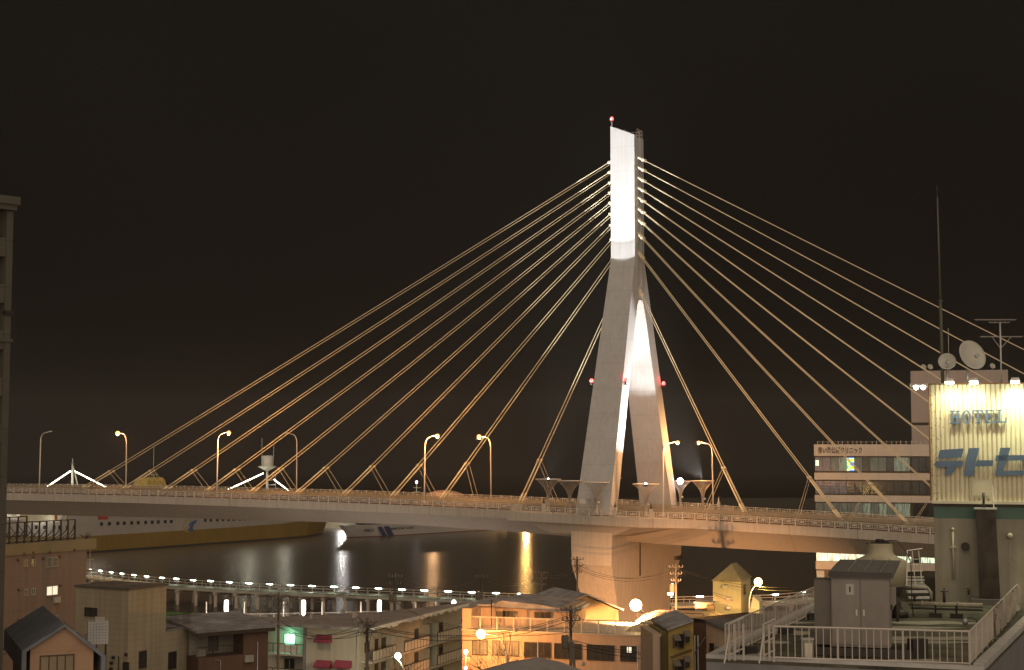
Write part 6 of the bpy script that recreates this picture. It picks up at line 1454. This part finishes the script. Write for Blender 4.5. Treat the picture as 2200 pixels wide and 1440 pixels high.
P = at_z(2074, 1345, ZR); o = thing('roof_spotlight', 'small round spotlight with a curled cable near the right railing', 'spotlight', P); MB().ball((0, 0, 0.14), 0.11, 10, 6).build('lamp_body', M_galv, o); MB().tube([(0.05, 0, 0.25), (0.2, 0, 0.28), (0.36, 0, 0.2), (0.4, 0, 0.0)], 0.012, 5).build('cable', M_wire, o)

# ------------------------------------------------------------------ utility poles, wires, bare trees
def upole(px, top, Y, label, arms=2, tr=True, lamp=False, loops=True, brace=False):
    P = at_y(px, top, Y); h = P.z - 2.0; a_ = rnd.uniform(-0.3, 0.3)
    o = thing('utility_pole', label, 'utility pole', (P.x, P.y, 2.0), a_, 'utility poles in the town')
    MB().tube([(0, 0, 0), (0, 0, h)], 0.17, 8, 0.11).build('pole', M_utp, o)
    for k in range(arms):
        z = h - 0.35 - 0.8 * k; w = 0.82 - 0.12 * k
        a = MB(); a.box(-w, -0.16, z - 0.035, w, -0.1, z + 0.035); a.bar((0, -0.13, z - 0.5), (w * 0.6, -0.13, z), 0.02); a = a.build('crossarm', M_utp, o)
        for x in (-w * 0.95, -w * 0.45, w * 0.45, w * 0.95): MB().lathe([(0.03, z + 0.035), (0.075, z + 0.09), (0.05, z + 0.15), (0.07, z + 0.19), (0.03, z + 0.27)], (x, -0.13, 0), 6).build('insulator', mat('porcelain', (0.2, 0.18, 0.16), 0.4), a)
    if loops:
        mb = MB()
        for k in range(5):
            x = -0.8 + 0.4 * k; r = 0.28 + 0.12 * rnd.random(); mb.tube([(x + r * math.cos(t * math.pi / 6), -0.15, h - 0.3 - 0.25 * k % 3 + r * math.sin(t * math.pi / 6) * 0.9) for t in range(-1, 9)], 0.018, 4)
        for k in range(7): mb.tube([(rnd.uniform(-0.7, 0.7), -0.15, h - rnd.uniform(0, 1.0)), (rnd.uniform(-0.5, 0.5), -0.25, h - rnd.uniform(0.8, 1.6)), (0.05, -0.15, h - rnd.uniform(1.6, 2.6))], 0.018, 4)
        mb.build('cable_loops', M_wire, o)
    if tr:
        t = MB().lathe([(0.28, h - 3.3), (0.3, h - 3.2), (0.3, h - 2.4), (0.25, h - 2.3)], (-0.45, -0.1, 0), 10).build('transformer', M_utp, o); MB().box(-0.5, -0.4, h - 2.3, -0.4, 0.15, h - 2.2).build('bracket', M_galv, t)
    if lamp: MB().box(-1.0, -0.3, h - 3.6, -0.35, 0.1, h - 3.35).build('street_tube', emit('pole_tube', (1.0, 0.95, 0.7), 3), o)
    if brace: MB().tube([(0.1, 0, h - 2.8), (1.35, -0.2, 0)], 0.11, 8).build('brace_pole', M_utp, o)
    return Vector((P.x, P.y, P.z - 0.2)), a_
T = {}
T['pier'] = upole(1240, 1196, 190, 'utility pole topped with insulators in front of the pier near face', 3, False)[0]
T['right'] = upole(1452, 1212, 178, 'utility pole with transformer at the right edge of the pier', 3, True, True)[0]
T['w1'] = upole(1163, 1226, 205, 'thin utility pole against the water left of the pier', 3, False, loops=False)[0]
T['w2'] = upole(1035, 1234, 196, 'utility pole against the water above the orange lit house', 1, True)[0]
T['w3'] = upole(850, 1233, 176, 'utility pole in front of the apartment block corner', 2, True)[0]
T['apt'] = upole(599, 1273, 142, 'utility pole with a bundled cable knot in front of the green lit window', 2, False)[0]
T['aw'] = upole(789, 1327, 118, 'nearest low utility pole right of the maroon awnings', 2, False)[0]
T['mid'] = upole(1226, 1301, 119, 'utility pole with a leaning brace in front of the flat roofed house', 2, True, brace=True)[0]
def wire(a, b, sag, label, n=3, spread=0.5, r=0.022):
    o = thing('overhead_wires', label, 'wires', (a.x, a.y, a.z)); d = (b - a); s = Vector((-d.y, d.x, 0)).normalized(); mb = MB()
    for k in range(n):
        o_ = s * (k - (n - 1) / 2) * spread + Vector((0, 0, -0.35 * (k % 2)))
        mb.tube([d * (i / 14) + o_ + Vector((0, 0, -4 * sag * (i / 14) * (1 - i / 14))) for i in range(15)], r, 4)
    mb.build('wire', M_wire, o)
wire(T['pier'] - Vector((0, 0, 1)), T['right'] - Vector((0, 0, .4)), 1.3, 'wires sagging across the pier face between the two tall poles')
wire(T['w1'], T['pier'] - Vector((0, 0, 1)), 0.8, 'wires climbing from the thin pole by the water to the pier pole')
wire(T['w2'], T['w1'] - Vector((0, 0, .5)), 1.0, 'wires against the water between the two poles left of the pier', 2)
wire(T['w3'], T['w2'], 1.4, 'wires from the apartment corner pole to the pole above the orange lit house', 2)
wire(T['apt'], T['w3'], 1.2, 'wires from the bundled pole to the apartment corner pole')
wire(T['aw'] - Vector((0, 0, .4)), T['mid'] - Vector((0, 0, .6)), 1.2, 'long wires crossing the flat roofed house from the awning pole', 3)
wire(T['apt'] - Vector((0, 0, 2.5)), T['aw'] - Vector((0, 0, .4)), 1.0, 'wires from the bundled pole across the awning wall', 4)
wire(T['mid'] - Vector((0, 0, 2.6)), at_y(1640, 1400, 90), 0.6, 'wires passing the ochre house from the braced pole', 3)
wire(T['right'], at_y(1700, 1262, 150), 0.7, 'wires running right from the pier edge pole past the hip roofed tower', 2)
wire(at_y(1531, 1270, 165), at_y(1572, 1283, 160), 0.1, 'short service wires on the hip roofed tower wall', 2, 0.3)
wire(at_y(-60, 1410, 110), at_y(58, 1360, 108), 0.5, 'service wires reaching the gabled house from the left edge', 3, 0.3)
wire(T['w3'] - Vector((0, 0, 3)), T['mid'] - Vector((0, 0, 1.5)), 1.5, 'slack wires between the apartment corner pole and the braced pole', 2)
def bare_tree(px, py_top, Y, label, zb=2.0, spread=1.0, seed=1):
    r_ = random.Random(seed); P = at_y(px, py_top, Y); h = P.z - zb
    o = thing('bare_tree', label, 'tree', (P.x, P.y, zb), 0, 'bare winter trees'); mb = MB(); mt = MB()
    mt.tube([(0, 0, 0), (0.1, 0, h * 0.3), (0, 0.05, h * 0.62)], 0.16, 8, 0.09)
    def br(p, d, L, r, dep):
        q = p + d * L; mb.tube([p, p + d * L * 0.5 + Vector((r_.uniform(-.05, .05) * L, r_.uniform(-.05, .05) * L, 0.03 * L)), q], r, 4, r * 0.55)
        if dep == 0: return
        for k in range(r_.choice((2, 3, 3))):
            a = r_.uniform(0, 6.28); e = (d + Vector((math.cos(a), math.sin(a), 0.25)) * r_.uniform(0.35, 0.75)).normalized(); br(p + d * L * r_.uniform(0.45, 1.0), e, L * r_.uniform(0.5, 0.75), r * 0.6, dep - 1)
    for k in range(7):
        a = k * 0.9 + r_.random(); br(Vector((0, 0, h * (0.38 + 0.04 * k))), Vector((math.cos(a) * 0.75 * spread, math.sin(a) * 0.75 * spread, 0.8)).normalized(), h * 0.30, 0.05, 3)
    br(Vector((0, 0.05, h * 0.6)), Vector((0, 0, 1)), h * 0.28, 0.07, 3)
    mt.build('trunk', mat('bark', (0.12, 0.08, 0.05), 0.9), o); mb.build('branches', mat('bark', (0.12, 0.08, 0.05), 0.9), o)
bare_tree(1093, 1376, 138, 'bare tree with upright twigs right of the curved lamp', seed=3)
bare_tree(850, 1418, 146, 'bare tree below the greenish white lamp', seed=5)

def wall_clutter(obj, y, spots):
    """air units, meters and pipes fixed to a front wall (local plane y)"""
    for x, z, k in spots:
        if k == 'unit': MB().box(x, y - 0.32, z, x + 0.75, y - 0.02, z + 0.55).build('air_unit', mat('air_unit', (0.35, 0.34, 0.3), 0.6), obj)
        elif k == 'pipe': MB().tube([(x, y - 0.08, 0.1), (x, y - 0.08, z)], 0.05, 6).build('drain_pipe', M_galv, obj)
        else: MB().box(x, y - 0.14, z, x + 0.25, y - 0.01, z + 0.35).build('meter_box', M_galv, obj)
def byname(n): return bpy.data.objects[n]
wall_clutter(byname('flat_roofed_house'), 0.0, [(3.0, 6.6, 'unit'), (7.1, 6.6, 'unit'), (12.9, 6.4, 'unit'), (6.2, 10.4, 'pipe'), (15.8, 10.4, 'pipe'), (10.3, 8.3, 'meter')])
wall_clutter(byname('beige_sided_house'), 0.0, [(2.35, 12.2, 'meter'), (2.2, 13.3, 'pipe')])
wall_clutter(byname('apartment_block'), 0.0, [(4.7, 9.4, 'pipe'), (10.7, 9.4, 'pipe'), (9.2, 4.9, 'unit'), (6.2, 8.0, 'meter')])
wall_clutter(byname('brown_house'), 0.0, [(5.2, 12.6, 'pipe'), (4.0, 11.0, 'unit')])
wall_clutter(byname('pink_apartment_house'), 0.0, [(9.6, 14.0, 'unit'), (9.6, 11.2, 'unit'), (2.0, 18.4, 'pipe')])
P = at_y(1001, 1400, 143)
o = thing('lamp_post', 'slim post carrying small warm lamps between the apartment block and the orange lit house', 'lamp post', (P.x, P.y, 2.0)); h = P.z - 2
MB().tube([(0, 0, 0), (0, 0, h + 0.2)], 0.07, 8).build('pole', M_galv, o); MB().box(0.02, -0.12, h - 1.9, 0.42, 0.0, h - 0.5).build('sign_board', mat('board_red', (0.3, 0.10, 0.05), 0.6), o)
MB().ball((0, -0.1, h), 0.2).build('lamp_glass', E_sodbig, o); MB().ball((0, -0.12, h - 1.5), 0.14).build('lamp_glass', E_white, o); light('POINT', 'lamp_light', o, (-0.1, -0.5, h - 0.2), 160, (1, 0.6, 0.25), 0.15)

# ------------------------------------------------------------------ humid night air
def haze_box():
    m = bpy.data.materials.new('haze_air'); m.use_nodes = True; n = m.node_tree.nodes; l = m.node_tree.links
    n.remove(n['Principled BSDF']); v = n.new('ShaderNodeVolumePrincipled')
    v.inputs['Color'].default_value = (0.95, 0.93, 0.9, 1); v.inputs['Density'].default_value = HAZE; v.inputs['Anisotropy'].default_value = 0.25
    l.new(v.outputs[0], n['Material Output'].inputs['Volume'])
    MB().box(-1000, -60, -6.0, 1000, 1950, 92.0).build('haze', m, kind='stuff')
HAZE = 0.00009
haze_box()
